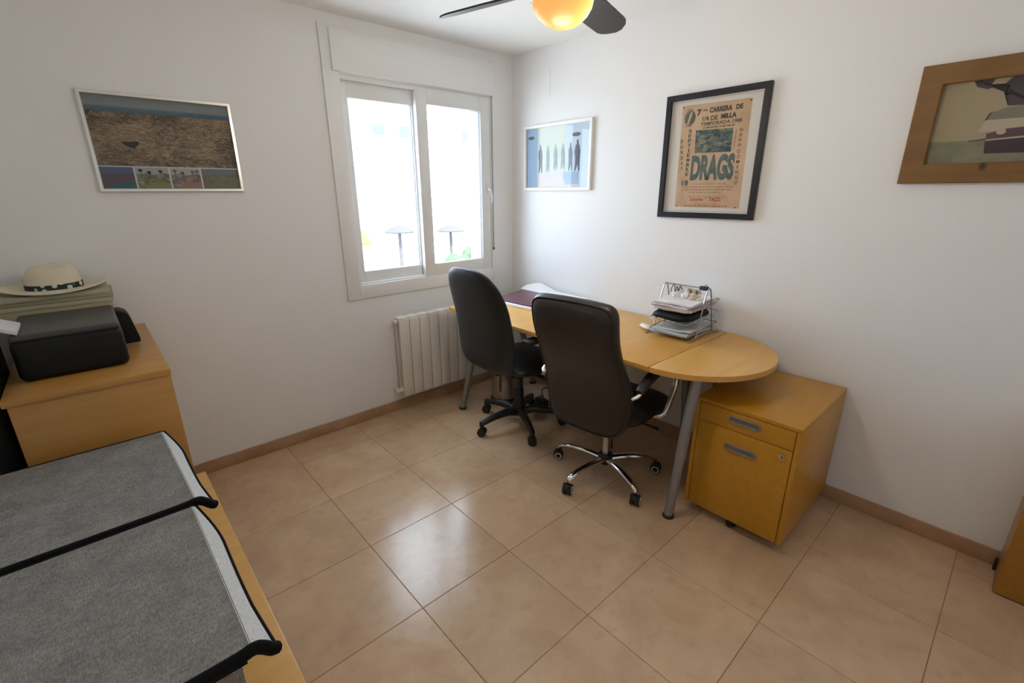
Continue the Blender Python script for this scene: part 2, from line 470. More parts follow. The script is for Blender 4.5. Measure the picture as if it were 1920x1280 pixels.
def solo(name, bm, material, label, cat, group=None, smooth=True, kind=None, origin=None):
    """a thing that is one mesh, its origin at its base"""
    if origin is None:
        bm.verts.ensure_lookup_table()
        xs = [v.co.x for v in bm.verts]; ys = [v.co.y for v in bm.verts]; zs = [v.co.z for v in bm.verts]
        origin = ((min(xs) + max(xs)) / 2, (min(ys) + max(ys)) / 2, min(zs))
    o = obj(name, bm, material, None, smooth)
    o.data.transform(Matrix.Translation(-Vector(origin)))
    o.location = origin
    return tag(o, label, cat, group, kind)
def struct(name, bm, material, label=None, parent=None, smooth=False):
    o = obj(name, bm, material, parent, smooth)
    if not parent: o['kind'] = 'structure'
    if label: o['label'] = label
    return o

# ------------------------------------------------------------------ room shell
RX0, RX1, RY0, RY1, H = -3.0, 0.0, -3.70, 0.0, 2.484
WX0, WX1, WZ0, WZ1 = -1.36, -0.225, 0.945, 2.19      # window opening
bm = B()
for a in ((RX0 - .25, WX0, 0, .27, -.2, H + .2), (WX1, RX1 + .25, 0, .27, -.2, H + .2),
          (WX0, WX1, 0, .27, -.2, WZ0), (WX0, WX1, 0, .27, WZ1, H + .2)):
    box(bm, *a)
struct('wall_front', bm, 'wall_paint', 'white painted wall with the window')
bm = B(); box(bm, 0, .25, RY0 - .25, 0, -.2, H + .2)
struct('wall_right', bm, 'wall_paint', 'white painted wall behind the desk')
bm = B(); box(bm, RX0 - .25, RX0, RY0 - .25, 0, -.2, H + .2)
struct('wall_left', bm, 'wall_paint', 'white painted wall beside the printer cabinet')
bm = B()
DX0, DX1, DZ = -2.25, -1.40, 2.05
box(bm, RX0, RX1, RY0 - .25, RY0, -.2, H + .2)
struct('wall_back', bm, 'wall_paint', 'white painted wall with the door')
bm = B(); box(bm, RX0 - .25, RX1 + .25, RY0 - .25, RY1 + .27, H, H + .2)
struct('ceiling', bm, 'ceiling_paint', 'plain white ceiling')
# floor: grout bed with one object for each tile
bm = B(); box(bm, RX0 - .25, RX1 + .25, RY0 - .25, .05, -.2, -0.0022)
floor = struct('floor', bm, 'grout', 'glossy beige tiled floor')
TS, OX, OY, G = 0.45, -1.4937, -1.1794, 0.0009
def tile_mesh(w, d):
    bm = B(); box(bm, -w / 2, w / 2, -d / 2, d / 2, -.012, 0, .0012, 1)
    bmesh.ops.recalc_face_normals(bm, faces=bm.faces)
    me = bpy.data.meshes.new('floor_tile'); bm.to_mesh(me); bm.free()
    me.materials.append(MATS['floor_tile'])
    return me
cache = {}
for i in range(-5, 5):
    for j in range(-4, 8):
        x0, x1 = max(OX + i * TS, RX0), min(OX + (i + 1) * TS, RX1)
        y1, y0 = min(OY - j * TS, RY1), max(OY - (j + 1) * TS, RY0)
        if x1 - x0 < .02 or y1 - y0 < .02: continue
        key = (round(x1 - x0 - 2 * G, 4), round(y1 - y0 - 2 * G, 4))
        if key not in cache: cache[key] = tile_mesh(*key)
        t = bpy.data.objects.new('floor_tile', cache[key]); COL.objects.link(t)
        t.parent = floor; t.location = ((x0 + x1) / 2, (y0 + y1) / 2, 0)
# skirting
def skirt(name, x0, x1, y0, y1, label):
    bm = B(); box(bm, x0, x1, y0, y1, 0, .073, .003, 2)
    struct(name, bm, 'skirting_tile', label, smooth=True)
skirt('baseboard_front', RX0, RX1, -.012, 0, 'beige tile skirting below the window')
skirt('baseboard_right', -.012, 0, RY0, -.012, 'beige tile skirting along the desk wall')
skirt('baseboard_left', RX0, RX0 + .012, RY0, -.012, 'beige tile skirting behind the cabinets')

# ------------------------------------------------------------------ window
win = thing('window_1', 'white sliding window with roller shutter box above', 'window', (-.8, 0, WZ0))
del win['category']
win['kind'] = 'structure'
def ring_frame(bm, x0, x1, z0, z1, bw, y0, y1, bev=.003, bl=None, br=None, bt=None, bb=None):
    bl = bw if bl is None else bl; br = bw if br is None else br; bt = bw if bt is None else bt; bb = bw if bb is None else bb
    box(bm, x0, x0 + bl, y0, y1, z0, z1, bev); box(bm, x1 - br, x1, y0, y1, z0, z1, bev)
    box(bm, x0 + bl - .001, x1 - br + .001, y0, y1, z0, z0 + bb, bev); box(bm, x0 + bl - .001, x1 - br + .001, y0, y1, z1 - bt, z1, bev)
bm = B(); ring_frame(bm, -1.437, -.196, .868, 2.43, .09, -.014, 0, .004, br=.032, bt=.24)
obj('surround', bm, 'white_pvc', win)
bm = B(); box(bm, -1.385, -.200, -.034, -.006, 2.197, 2.405, .004)
tag(obj('shutter_box', bm, 'white_pvc', win), 'flat white roller shutter cover')
bm = B(); ring_frame(bm, -1.365, -.222, .94, 2.195, .030, -.004, .085, .003)
obj('frame', bm, 'white_pvc', win)
def sash(x0, x1, z0, z1, y0, y1, bars):
    bm = B(); ring_frame(bm, x0, x1, z0, z1, .06, y0, y1, .004, *bars)
    s = obj('sash', bm, 'white_pvc_cool', win)
    bm = B(); box(bm, x0 + .03, x1 - .03, (y0 + y1) / 2 - .004, (y0 + y1) / 2 + .004, z0 + .03, z1 - .03)
    obj('pane', bm, 'glass', s, False)
    bm = B()
    l_, r_, t_, b_ = bars
    ring_frame(bm, x0 + l_ - .004, x1 - r_ + .004, z0 + b_ - .004, z1 - t_ + .004, .005, y0 + .006, y1 - .006, 0)
    obj('seal', bm, 'seal_dark', s, False)
    return s
# positions are those of the room-side faces
sl = sash(-1.352, -.800, .962, 2.165, .030, .062, (.066, .057, .091, .078))
sr = sash(-.848, -.236, .957, 2.185, -.012, .024, (.084, .082, .098, .085))
bm = B()
cyl(bm, (-.262, -.012, 1.555), (-.262, -.030, 1.555), .012, n=14)
sweep(bm, catmull([(-.262, -.030, 1.555), (-.258, -.042, 1.552), (-.250, -.046, 1.525), (-.246, -.044, 1.490), (-.247, -.042, 1.455)], 5), .0085, 8, sx=1.1, sy=.8)
box(bm, -.274, -.250, -.017, -.011, 1.525, 1.585, .003)
obj('handle', bm, 'white_pvc', sr)
bm = B(); box(bm, -1.338, -1.316, .022, .031, 1.40, 1.55, .004)
tag(obj('finger_pull', bm, 'white_pvc', sl), 'slim white finger pull')
bm = B(); box(bm, -.222, -.207, -.0165, -.0145, 1.115, 2.2)
st = tag(obj('shutter_strap', bm, 'strap_grey', win, False), 'grey shutter strap')
bm = B(); box(bm, -.223, -.206, -.020, -.013, 1.098, 1.118, .002)
obj('strap_end', bm, 'seal_dark', st)
bm = B(); box(bm, -1.40, -.18, .10, .30, .915, .945, .003)
obj('sill', bm, 'villa_white', win)
for k, yy in enumerate((.10, .135, .165)):
    for xa, xb in ((-.262 + .008 * k, -.226), (-1.36, -1.325 - .008 * k)):
        bm = B(); box(bm, xa, xb, yy, yy + .014, .945, 2.19, .001, 1)
        obj('shutter_rail', bm, 'white_pvc_cool', win)
for k in range(3):
    bm = B(); box(bm, -1.32, -.265, .120, .130, 2.10 + .032 * k, 2.128 + .032 * k, .003, 1)
    obj('shutter_slat', bm, 'white_pvc_cool', win)
# flush cover plate high on the desk wall
bm = B(); box(bm, -.0025, 0.001, -.398, -.228, 2.175, 2.335, .0008, 1)
solo('wall_cover_plate', bm, 'wall_paint', 'square white cover plate flush on wall above the small print', 'cover plate')

# ------------------------------------------------------------------ door behind the camera
door = thing('door_1', 'white panel door in the back wall', 'door', ((DX0 + DX1) / 2, RY0, 0))
del door['category']
door['kind'] = 'structure'
bm = B()
box(bm, DX0 - .07, DX0, RY0, RY0 + .018, 0, DZ + .07, .003); box(bm, DX1, DX1 + .07, RY0, RY0 + .018, 0, DZ + .07, .003)
box(bm, DX0, DX1, RY0, RY0 + .018, DZ, DZ + .07, .003)
obj('door_frame', bm, 'white_pvc', door)
bm = B(); box(bm, DX0 + .002, DX1 - .002, RY0, RY0 + .012, .004, DZ - .002, .002)
lf = obj('door_leaf', bm, 'white_pvc', door)
bm = B(); sweep(bm, catmull([(DX1 - .07, RY0 + .012, 1.02), (DX1 - .07, RY0 + .05, 1.02), (DX1 - .09, RY0 + .055, 1.02), (DX1 - .19, RY0 + .055, 1.02)], 4), .009, 8)
obj('handle', bm, 'steel_brushed', lf)

# ------------------------------------------------------------------ radiator
rad = thing('radiator', 'cream white sectional aluminium radiator under the window', 'radiator', (-.83, -.07, .14))
NS, SW = 8, .0795
for k in range(NS):
    bm = B()
    x0 = -1.150 + k * SW
    box(bm, x0 + .0015, x0 + SW - .0015, -.122, -.108, .142, .708, .006, 2)
    box(bm, x0 + .034, x0 + .045, -.112, -.045, .15, .70, .002, 1)
    box(bm, x0 + .008, x0 + SW - .008, -.05, -.038, .15, .70, .003, 1)
    box(bm, x0 + .002, x0 + SW - .002, -.118, -.04, .692, .722, .010, 2)
    box(bm, x0 + .002, x0 + SW - .002, -.105, -.045, .155, .195, .008, 2)
    obj('radiator_section', bm, 'radiator_white', rad)
bm = B(); cyl(bm, (-1.165, -.075, .69), (-1.148, -.075, .69), .016, n=14); cyl(bm, (-1.172, -.075, .69), (-1.165, -.075, .69), .010, n=10)
obj('bleed_plug', bm, 'radiator_white', rad)
bm = B(); cyl(bm, (-1.178, -.075, .178), (-1.148, -.075, .178), .013, n=12); cyl(bm, (-1.19, -.075, .178), (-1.176, -.075, .178), .019, n=14)
cyl(bm, (-1.163, -.075, .178), (-1.163, 0, .178), .008, n=10)
obj('valve', bm, 'radiator_white', rad)
for xx in (-1.04, -.65):
    bm = B(); box(bm, xx, xx + .02, -.045, 0, .6, .68, .002, 1)
    obj('bracket', bm, 'radiator_white', rad)

# ------------------------------------------------------------------ desk
DZT, DT = .772, .026
desk = thing('desk', 'long birch desk with half round end on grey metal legs', 'desk', (-.42, -1.04, 0))
bm = B(); box(bm, -.825, -.018, -1.842, -.245, DZT - DT, DZT, .003)
obj('desk_top', bm, 'birch_desk', desk)
bm = B()
EB = .384
pts = [(-.018, -1.846)] + [(-.4215 + .4035 * math.cos(t), -1.846 - EB * math.sin(t)) for t in [PI * k / 40 for k in range(1, 40)]] + [(-.825, -1.846)]
prism(bm, pts, 2, DZT - DT, DZT)
es = [e for e in bm.edges if abs(e.verts[0].co.z - e.verts[1].co.z) < 1e-5 and len(e.link_faces) == 2]
bmesh.ops.bevel(bm, geom=es, offset=.003, segments=2, profile=.5, affect='EDGES', clamp_overlap=True)
tag(obj('half_round_extension', bm, 'birch_desk', desk), 'half round birch end leaf')
def desk_leg(x, y, tx, ty):
    bm = B()
    sweep(bm, [(x, y, .012), (x + (tx - x) * .42, y + (ty - y) * .42, .33), (x + (tx - x) * .42, y + (ty - y) * .42, .332), (tx, ty, DZT - DT)], [.0215, .0215, .0245, .0245], 18)
    l = obj('leg', bm, 'leg_grey', desk)
    bm = B(); lathe(bm, [(0, 0), (.027, 0), (.029, .006), (.026, .014), (.02, .016), (0, .016)], 18, (x, y, 0))
    obj('foot', bm, 'black_rubber', l)
desk_leg(-.755, -1.985, -.735, -2.035)
desk_leg(-.790, -.318, -.580, -.335)
desk_leg(-.06, -.318, -.27, -.335)
desk_leg(-.10, -1.70, -.13, -1.68)
desk_leg(-.28, -1.95, -.29, -1.94)
bm = B()
for xx in (-.46, -.16): box(bm, xx, xx + .045, -1.80, -.30, DZT - DT - .045, DZT - DT, .003)
for yy in (-.36, -1.70): box(bm, -.62, -.12, yy, yy + .045, DZT - DT - .045, DZT - DT, .003)
obj('under_frame', bm, 'leg_grey', desk)

# ------------------------------------------------------------------ castors and office chairs
def castor_parts(parent, x, y, ang, ring=False):
    """twin wheel castor under (x, y), rolling direction ang (local frame)"""
    M = Matrix.Translation((x, y, 0)) @ Matrix.Rotation(ang, 4, 'Z')
    bm = B()
    cyl(bm, (0, 0, .045), (0, 0, .085), .006, n=10)
    pts = arc(0, .028, .030, math.radians(10), math.radians(170), 10)
    prism(bm, [(p[0], p[1]) for p in pts], 1, -.0055, .0055)
    prism(bm, [(p[0] * 1.03, p[1]) for p in pts[3:]], 1, -.024, .024)
    xform(bm, M); c = obj('castor', bm, 'black_plastic', parent, world=False)
    for s in (-1, 1):
        bm = B()
        prof = [(0.0, s * .007), (.026, s * .007), (.0275, s * .010), (.0275, s * .022), (.024, s * .025), (.010, s * .0245), (0, s * .0245)]
        lathe(bm, prof, 20)
        xform(bm, M @ Matrix.Translation((0, 0, .0275)) @ Matrix.Rotation(PI / 2, 4, 'X'))
        w = obj('wheel', bm, 'black_rubber', c, world=False)
    if ring:
        for s in (-1, 1):
            bm = B()
            lathe(bm, [(.0155, s * .0248), (.0165, s * .0262), (.0195, s * .0262), (.0205, s * .0250), (.0155, s * .0248)], 20)
            xform(bm, M @ Matrix.Translation((0, 0, .0275)) @ Matrix.Rotation(PI / 2, 4, 'X'))
            tag(obj('hub_ring', bm, 'white_pvc', c, world=False), 'pale grey wheel ring')

# black fabric task chair
ch1 = thing('office_chair', 'black fabric high back office chair with black plastic base, nearer the window', 'chair', (-.645, -.775, 0), math.radians(-2))
for k in range(5):
    a = math.radians(102 + 72 * k)
    ca, sa = math.cos(a), math.sin(a)
    bm = B()
    pts = [(.02, .100), (.10, .118), (.20, .110), (.27, .095), (.298, .088)]
    sweep(bm, [(r * ca, r * sa, z) for r, z in pts], [.031, .029, .025, .021, .018], 10, sx=.9, sy=.95)
    cyl(bm, (.297 * ca, .297 * sa, .070), (.297 * ca, .297 * sa, .100), .015, n=12)
    obj('base_leg', bm, 'black_plastic', ch1, world=False)
    castor_parts(ch1, .297 * ca, .297 * sa, a + (.4, -.9, 1.3, .2, 2.1)[k])
bm = B(); lathe(bm, [(0, .08), (.04, .08), (.044, .10), (.042, .14), (.033, .16), (.033, .27), (.028, .272), (.028, .345), (.023, .347), (.023, .41), (0, .41)], 20)
obj('gas_lift', bm, 'black_plastic', ch1, world=False)
bm = B(); box(bm, -.14, .12, -.085, .085, .40, .435, .012); sweep(bm, [(.0, -.08, .415), (.0, -.24, .412)], .007, 8)
obj('tilt_mechanism', bm, 'black_plastic', ch1, world=False)
bm = B()
ol = superell(.255, .25, 4.5, 0, 44)
cushion(bm, ol, lambda y, z: .475 + .01 * (z / .25) ** 2 - .035 * max(0, (z - .12) / .13) ** 2, .048, .040, 3, 6)
xform(bm, Matrix(((0, 0, 1, .03), (0, 1, 0, 0), (1, 0, 0, 0), (0, 0, 0, 1))))
obj('seat', bm, 'black_fabric', ch1, world=False)
def bend1(y, z):
    t = (z - .47) / .65
    return -.278 - .100 * t + .030 * math.sin(t * PI) - .025 * t * t + .22 * y * y
bm = B()
ol = []
for k in range(56):
    t = 2 * PI * k / 56; c, s = math.cos(t), math.sin(t)
    n = 3.4 if s > 0 else 4.6
    ol.append((.275 * math.copysign(abs(c) ** (2 / n), c) * (1 - .045 * s), .800 + .325 * math.copysign(abs(s) ** (2 / n), s)))
cushion(bm, ol, bend1, .045, .040, 3, 5)
obj('backrest', bm, 'black_fabric', ch1, world=False)
bm = B()
sweep(bm, catmull([(-.08, 0, .418), (-.17, 0, .415), (-.215, 0, .435), (-.232, 0, .50), (-.245, 0, .60)], 5), .020, 10, sx=1.7, sy=.5)
obj('back_bracket', bm, 'black_plastic', ch1, world=False)
for s in (-1, 1):
    bm = B()
    sweep(bm, catmull([(-.02, s * .20, .43), (-.02, s * .285, .435), (-.025, s * .30, .50), (-.06, s * .298, .62), (-.07, s * .29, .69)], 5), .017, 10, sx=1.4, sy=.7)
    ar = obj('armrest', bm, 'black_plastic', ch1, world=False)
    bm = B(); box(bm, -.20, .09, s * .285 - .038, s * .285 + .038, .688, .718, .012, 3)
    obj('arm_pad', bm, 'black_rubber', ar, world=False)

# dark brown leather chair with chrome base
ch2 = thing('office_chair', 'dark brown leather executive chair with chrome star base and padded chrome arms', 'chair', (-.69, -1.545, 0), math.radians(5))
for k in range(5):
    a = math.radians(99.5 + 72 * k)
    ca, sa = math.cos(a), math.sin(a)
    bm = B()
    pts = catmull([(.03, 0, .105), (.10, 0, .112), (.18, 0, .112), (.245, 0, .103), (.285, 0, .088), (.296, 0, .072)], 4)
    rr = [.020 - .007 * i / (len(pts) - 1) for i in range(len(pts))]
    sweep(bm, [(p.x * ca, p.x * sa, p.z) for p in pts], rr, 12, sx=1.15, sy=.8)
    obj('base_leg', bm, 'chrome', ch2, world=False)
    castor_parts(ch2, .297 * ca, .297 * sa, (math.radians(-60), math.radians(200), math.radians(195), math.radians(-75), .5)[k], True)
bm = B(); lathe(bm, [(0, .075), (.035, .075), (.042, .085), (.042, .125), (.034, .135), (.0, .135)], 20)
obj('hub', bm, 'black_plastic', ch2, world=False)
bm = B(); lathe(bm, [(0, .13), (.020, .13), (.020, .32), (.014, .32), (.014, .40), (0, .40)], 18)
tag(obj('gas_lift', bm, 'steel_brushed', ch2, world=False), 'brushed steel gas lift')
bm = B(); box(bm, -.15, .12, -.09, .09, .37, .405, .010); sweep(bm, [(.02, -.08, .385), (.02, -.25, .38), (.02, -.28, .378)], [.006, .006, .010], 8)
obj('tilt_mechanism', bm, 'black_plastic', ch2, world=False)
bm = B()
cushion(bm, superell(.255, .26, 4.5, 0, 44), lambda y, z: .450 - .04 * max(0, (z - .12) / .14) ** 2, .055, .045, 3, 6)
xform(bm, Matrix(((0, 0, 1, .065), (0, 1, 0, 0), (1, 0, 0, 0), (0, 0, 0, 1))))
obj('seat', bm, 'seat_black', ch2, world=False)
half = [(0, 1.090), (.13, 1.087), (.198, 1.078), (.226, 1.046), (.230, .98), (.228, .88), (.231, .78), (.243, .68), (.249, .60), (.241, .51), (.220, .435), (.178, .388), (.10, .374), (0, .372)]
ol2 = catmull([(a, b, 0) for a, b in half] + [(-a, b, 0) for a, b in half[-2:0:-1]], 3, True)
ol2 = [(p.x, p.y) for p in ol2]
def bend2(y, z):
    t = (z - .37) / .715
    return -.192 - .15 * t + .040 * math.sin(2 * PI * (t - .08)) * (1 - .3 * t) - .012 + .12 * y * y
bm = B()
cushion(bm, ol2, bend2, .052, .050, 7, 11, (1, .995, .98, .955, .91, .83, .6, .3, .1))
bk = obj('backrest', bm, 'brown_leather', ch2, world=False)
cyc = sum(p[0] for p in ol2) / len(ol2); czc = sum(p[1] for p in ol2) / len(ol2)
bm = B()
ps = []
for (y, z) in ol2:
    yy, zz = cyc + (y - cyc) * .950, czc + (z - czc) * .960
    ps.append((bend2(yy, zz) - .0495 * (1 - .955 ** 11) ** .5, yy, zz))
sweep(bm, ps, .0055, 6, True)
tag(obj('piping', bm, 'leather_piping', bk, world=False), 'black piped seam')
bm = B(); sweep(bm, catmull([(-.10, 0, .388), (-.15, 0, .386), (-.175, 0, .40), (-.185, 0, .46)], 5), .018, 10, sx=2.0, sy=.5)
obj('back_bracket', bm, 'black_plastic', ch2, world=False)
for s in (-1, 1):
    bm = B()
    Y = s * .275
    path = catmull([(-.245, Y * .93, .628), (-.215, Y, .640), (-.15, Y, .668), (-.07, Y, .692), (.03, Y, .698), (.12, Y, .690), (.185, Y, .655), (.205, Y, .60), (.175, Y, .53), (.115, Y * .98, .44), (.09, Y * .85, .415), (.06, Y * .5, .405)], 5)
    sweep(bm, path, .0115, 10, sx=1.25, sy=.75)
    ar = obj('armrest', bm, 'chrome', ch2, world=False)
    bm = B()
    pp = catmull([(-.205, Y, .655), (-.14, Y, .684), (-.06, Y, .708), (.03, Y, .714), (.12, Y, .704), (.178, Y, .672), (.198, Y, .625)], 5)
    n_p = len(pp)
    sweep(bm, pp, [.012 + .010 * math.sin(PI * min(1, max(0, (i + .6) / n_p))) ** .5 for i in range(n_p)], 12, sx=1.45, sy=.75)
    obj('arm_pad', bm, 'leather_piping', ar, world=False)

# ------------------------------------------------------------------ drawer pedestal
PX0, PX1, PY0, PY1, PZ0, PZ1 = -.640, -.016, -2.450, -2.002, .050, .622
ped = thing('drawer_pedestal', 'yellow birch drawer pedestal on castors under the round desk end', 'drawer unit', ((PX0 + PX1) / 2, (PY0 + PY1) / 2, 0))
bm = B()
T = .018
box(bm, PX0, PX1, PY0, PY1, PZ1 - T, PZ1, .002)
box(bm, PX0, PX1, PY0, PY0 + T, PZ0, PZ1 - T - .0005, .002)
box(bm, PX0, PX1, PY1 - T, PY1, PZ0, PZ1 - T - .0005, .002)
box(bm, PX0 + .03, PX1, PY0 + T, PY1 - T, PZ0, PZ0 + T, .001)
box(bm, PX1 - .012, PX1, PY0 + T, PY1 - T, PZ0 + T, PZ1 - T, .001)
obj('carcass', bm, 'birch_pedestal', ped)
SPL = .512
for nm, z0, z1, hz in (('drawer_front', SPL + .0015, PZ1 - T - .003, .566), ('drawer_front', PZ0 + .004, SPL - .0015, .428)):
    bm = B(); box(bm, PX0 + .002, PX0 + .020, PY0 + T + .003, PY1 - T - .003, z0, z1, .0015)
    d = obj(nm, bm, 'birch_pedestal', ped)
    yc = -2.226
    hw, hh = .066, .0135
    bm = B()
    ring = arc(yc + hw - hh, hz, hh, -PI / 2, PI / 2, 8) + arc(yc - hw + hh, hz, hh, PI / 2, 3 * PI / 2, 8)
    sweep(bm, [(PX0 - .001, y, z) for y, z in ring], .0048, 8, True)
    h_ = obj('handle', bm, 'handle_grey', d)
    bm = B()
    prism(bm, [(yc + (y - yc) * .98, hz + (z - hz) * .9) for y, z in ring], 0, PX0 - .001, PX0 + .004)
    tag(obj('handle_recess', bm, 'handle_dark', h_), 'dark recess')
bm = B()
xx = PX0 - .004
cyl(bm, (PX0 + .004, -2.395, .474), (xx, -2.395, .474), .013, n=20)
lk = tag(obj('lock', bm, 'steel_brushed', ped), 'round silver lock')
bm = B(); box(bm, xx - .001, xx + .002, -2.397, -2.393, .468, .480)
obj('keyhole', bm, 'ink_dark', lk, False)
for (cx_, cy_, a) in ((-.56, -2.40, .3), (-.56, -2.05, 2.0), (-.10, -2.40, 1.1), (-.10, -2.05, .2), (-.60, -2.226, .9)):
    bm = B()
    for s in (-1, 1):
        st = len(bm.verts)
        lathe(bm, [(0, s * .004), (.019, s * .004), (.020, s * .008), (.020, s * .014), (.017, s * .017), (0, s * .017)], 16)
        xform(bm, Matrix.Translation((cx_, cy_, .020)) @ Matrix.Rotation(a, 4, 'Z') @ Matrix.Rotation(PI / 2, 4, 'X'), st)
    cyl(bm, (cx_, cy_, .02), (cx_, cy_, .052), .012, n=10)
    obj('castor', bm, 'black_rubber', ped)

# ------------------------------------------------------------------ cabinets on the left
c1 = thing('cabinet', 'birch cabinet in the corner carrying the printer and hat', 'cabinet', (-2.70, -.45, 0))
bm = B()
box(bm, -2.915, -2.508, -.845, -.024, .0, .900, .002)
obj('carcass', bm, 'birch_cabinet', c1)
bm = B(); box(bm, -2.915, -2.489, -.864, -.8455, .0, .900, .002)
obj('side_panel', bm, 'birch_cabinet', c1)
bm = B(); box(bm, -2.925, -2.487, -.872, -.016, .9005, .924, .003)
obj('top_panel', bm, 'birch_cabinet', c1)
for y0, y1, hy in ((-.843, -.438, -.49), (-.434, -.028, -.38)):
    bm = B(); box(bm, -2.5075, -2.4895, y0, y1, .06, .895, .002)
    d = obj('door', bm, 'birch_cabinet', c1)
    bm = B(); cyl(bm, (-2.4895, hy, .72), (-2.470, hy, .72), .006, .011, 14)
    obj('knob', bm, 'handle_grey', d)
c2 = thing('cabinet', 'low birch cabinet in the foreground under the grey fabric boxes', 'cabinet', (-2.72, -1.75, 0))
C2Z = .50
bm = B(); box(bm, -2.965, -2.482, -2.56, -.935, 0, C2Z - .0225, .002)
obj('carcass', bm, 'birch_cabinet', c2)
bm = B(); box(bm, -2.975, -2.460, -2.575, -.922, C2Z - .022, C2Z, .003)
obj('top_panel', bm, 'birch_desk', c2)
for k in range(4):
    y0 = -2.555 + k * .405
    bm = B(); box(bm, -2.4815, -2.466, y0 + .002, y0 + .403, .06, C2Z - .03, .002)
    d = obj('door', bm, 'birch_cabinet', c2)
    bm = B(); cyl(bm, (-2.466, y0 + (.36 if k % 2 == 0 else .045), .40), (-2.448, y0 + (.36 if k % 2 == 0 else .045), .40), .006, .011, 14)
    obj('knob', bm, 'handle_grey', d)
c3 = thing('cabinet', 'birch cabinet standing at the right edge against the desk wall', 'cabinet', (-.12, -3.38, 0))
bm = B(); box(bm, -.215, -.022, -3.66, -3.100, .006, .70, .002)
obj('carcass', bm, 'birch_shaded', c3)
bm = B(); box(bm, -.222, -.016, -3.67, -3.092, .7005, .722, .002)
obj('top_panel', bm, 'birch_shaded', c3)
bm = B(); box(bm, -.05, -.020, -3.12, -3.09, 0, .05, .004)
obj('foot', bm, 'black_plastic', c3)

# ------------------------------------------------------------------ grey fabric storage boxes
def fabric_box(ya, yb, x1a, x1b, label, teal):
    """lid from y=ya (far) to yb (near); its right edge runs from x1a to x1b"""
    ZT = .72
    XL = -2.968
    r = thing('storage_box', label, 'storage box', ((XL + x1b) / 2, (ya + yb) / 2, C2Z), 0, 'grey fabric storage boxes')
    bm = B()
    box(bm, XL + .014, x1a - .012, yb + .022, ya - .016, C2Z + .001, ZT - .035, .012, 3)
    bd = obj('body', bm, 'heather_grey', r)
    bm = B()
    loop = [(XL + .012, yb + .020), (x1a - .010, yb + .020), (x1a - .010, ya - .014), (XL + .012, ya - .014)]
    sweep(bm, [(x, y, ZT - .043) for x, y in loop], .009, 6, True)
    obj('rim_binding', bm, 'binding_navy', bd)
    bm = B(); box(bm, XL + .018, x1a - .04, yb + .016, yb + .026, ZT - .036, ZT - .022, .003)
    obj('lining', bm, teal, bd)
    # lid panel, slightly sagging
    bm = B()
    NX, NY = 14, 14
    def lp(u, w):
        y = ya + (yb - ya) * w
        x1 = x1a + (x1b - x1a) * w
        x = XL + (x1 - XL) * u
        sag = -.006 * math.sin(PI * u) * math.sin(PI * w) - .0045 * math.exp(-((u - .88) / .06) ** 2 - ((w - .90) / .08) ** 2)
        return Vector((x, y, ZT + sag))
    top = [[bm.verts.new(lp(i / NX, j / NY)) for j in range(NY + 1)] for i in range(NX + 1)]
    bot = [[bm.verts.new(lp(i / NX, j / NY) - Vector((0, 0, .010))) for j in range(NY + 1)] for i in range(NX + 1)]
    for i in range(NX):
        for j in range(NY):
            bm.faces.new((top[i][j], top[i + 1][j], top[i + 1][j + 1], top[i][j + 1]))
            bm.faces.new((bot[i][j], bot[i][j + 1], bot[i + 1][j + 1], bot[i + 1][j]))
    for j in range(NY):
        for i in (0, NX): bm.faces.new((top[i][j], top[i][j + 1], bot[i][j + 1], bot[i][j]))
    for i in range(NX):
        for j in (0, NY): bm.faces.new((top[i][j], top[i + 1][j], bot[i + 1][j], bot[i][j]))
    lid = obj('lid', bm, 'heather_grey', r)
    # splayed side flap
    def fl(w, k):
        p = lp(1, w)
        o = .006 + .026 * math.sin(min(1, w / .30) * PI / 2) - .003 * math.sin(max(0, (w - .3) / .7) * PI) + .006 * max(0, w - .75) / .25
        d = .004 + .030 * math.sin(min(1, w / .35) * PI / 2)
        return p + Vector((-.003 + (o + .003) * k, 0, .0006 - d * k * k * .6 - d * .4 * k))
    bm = B(); N = 24
    f = [[bm.verts.new(fl(j / N, k / 4)) for k in range(5)] for j in range(N + 1)]
    g = [[bm.verts.new(fl(j / N, k / 4) - Vector((.001, 0, .005))) for k in range(5)] for j in range(N + 1)]
    for j in range(N):
        for k in range(4):
            bm.faces.new((f[j][k], f[j][k + 1], f[j + 1][k + 1], f[j + 1][k])); bm.faces.new((g[j][k], g[j + 1][k], g[j + 1][k + 1], g[j][k + 1]))
        for k in (0, 4): bm.faces.new((f[j][k], f[j + 1][k], g[j + 1][k], g[j][k]))
    for j in (0, N):
        for k in range(4): bm.faces.new((f[j][k], f[j][k + 1], g[j][k + 1], g[j][k]))
    tag(obj('lid_flap', bm, 'pale_felt', r), 'pale grey splayed side flap')
    # dark binding: far edge, flap edge, near edge
    bm = B()
    sweep(bm, [lp(0, 0) + Vector((0, .002, -.004))] + [lp(u / 6, 0) + Vector((0, .002, -.003)) for u in range(1, 7)], .005, 8)
    sweep(bm, [lp(1, 0) + Vector((0, 0, -.002))] + [fl(j / N, 1) + Vector((.001, 0, -.002)) for j in range(N + 1)], .0046, 8)
    sweep(bm, catmull([lp(0, 1) + Vector((0, -.004, -.005)), lp(.5, 1) + Vector((0, -.004, -.006)), lp(.9, 1) + Vector((0, -.004, -.005)), lp(1, 1) + Vector((0, -.003, -.003)), fl(1, .45) + Vector((0, -.003, -.001)), fl(1, .8) + Vector((.0, -.003, -.003)), fl(1, 1) + Vector((.001, .002, -.002))], 5), .0125, 10, sx=.95, sy=1.0)
    obj('binding', bm, 'binding_navy', lid)
    return r
fabric_box(-.945, -1.492, -2.560, -2.541, 'grey heather fabric storage box nearer the printer cabinet', 'teal_cloth')
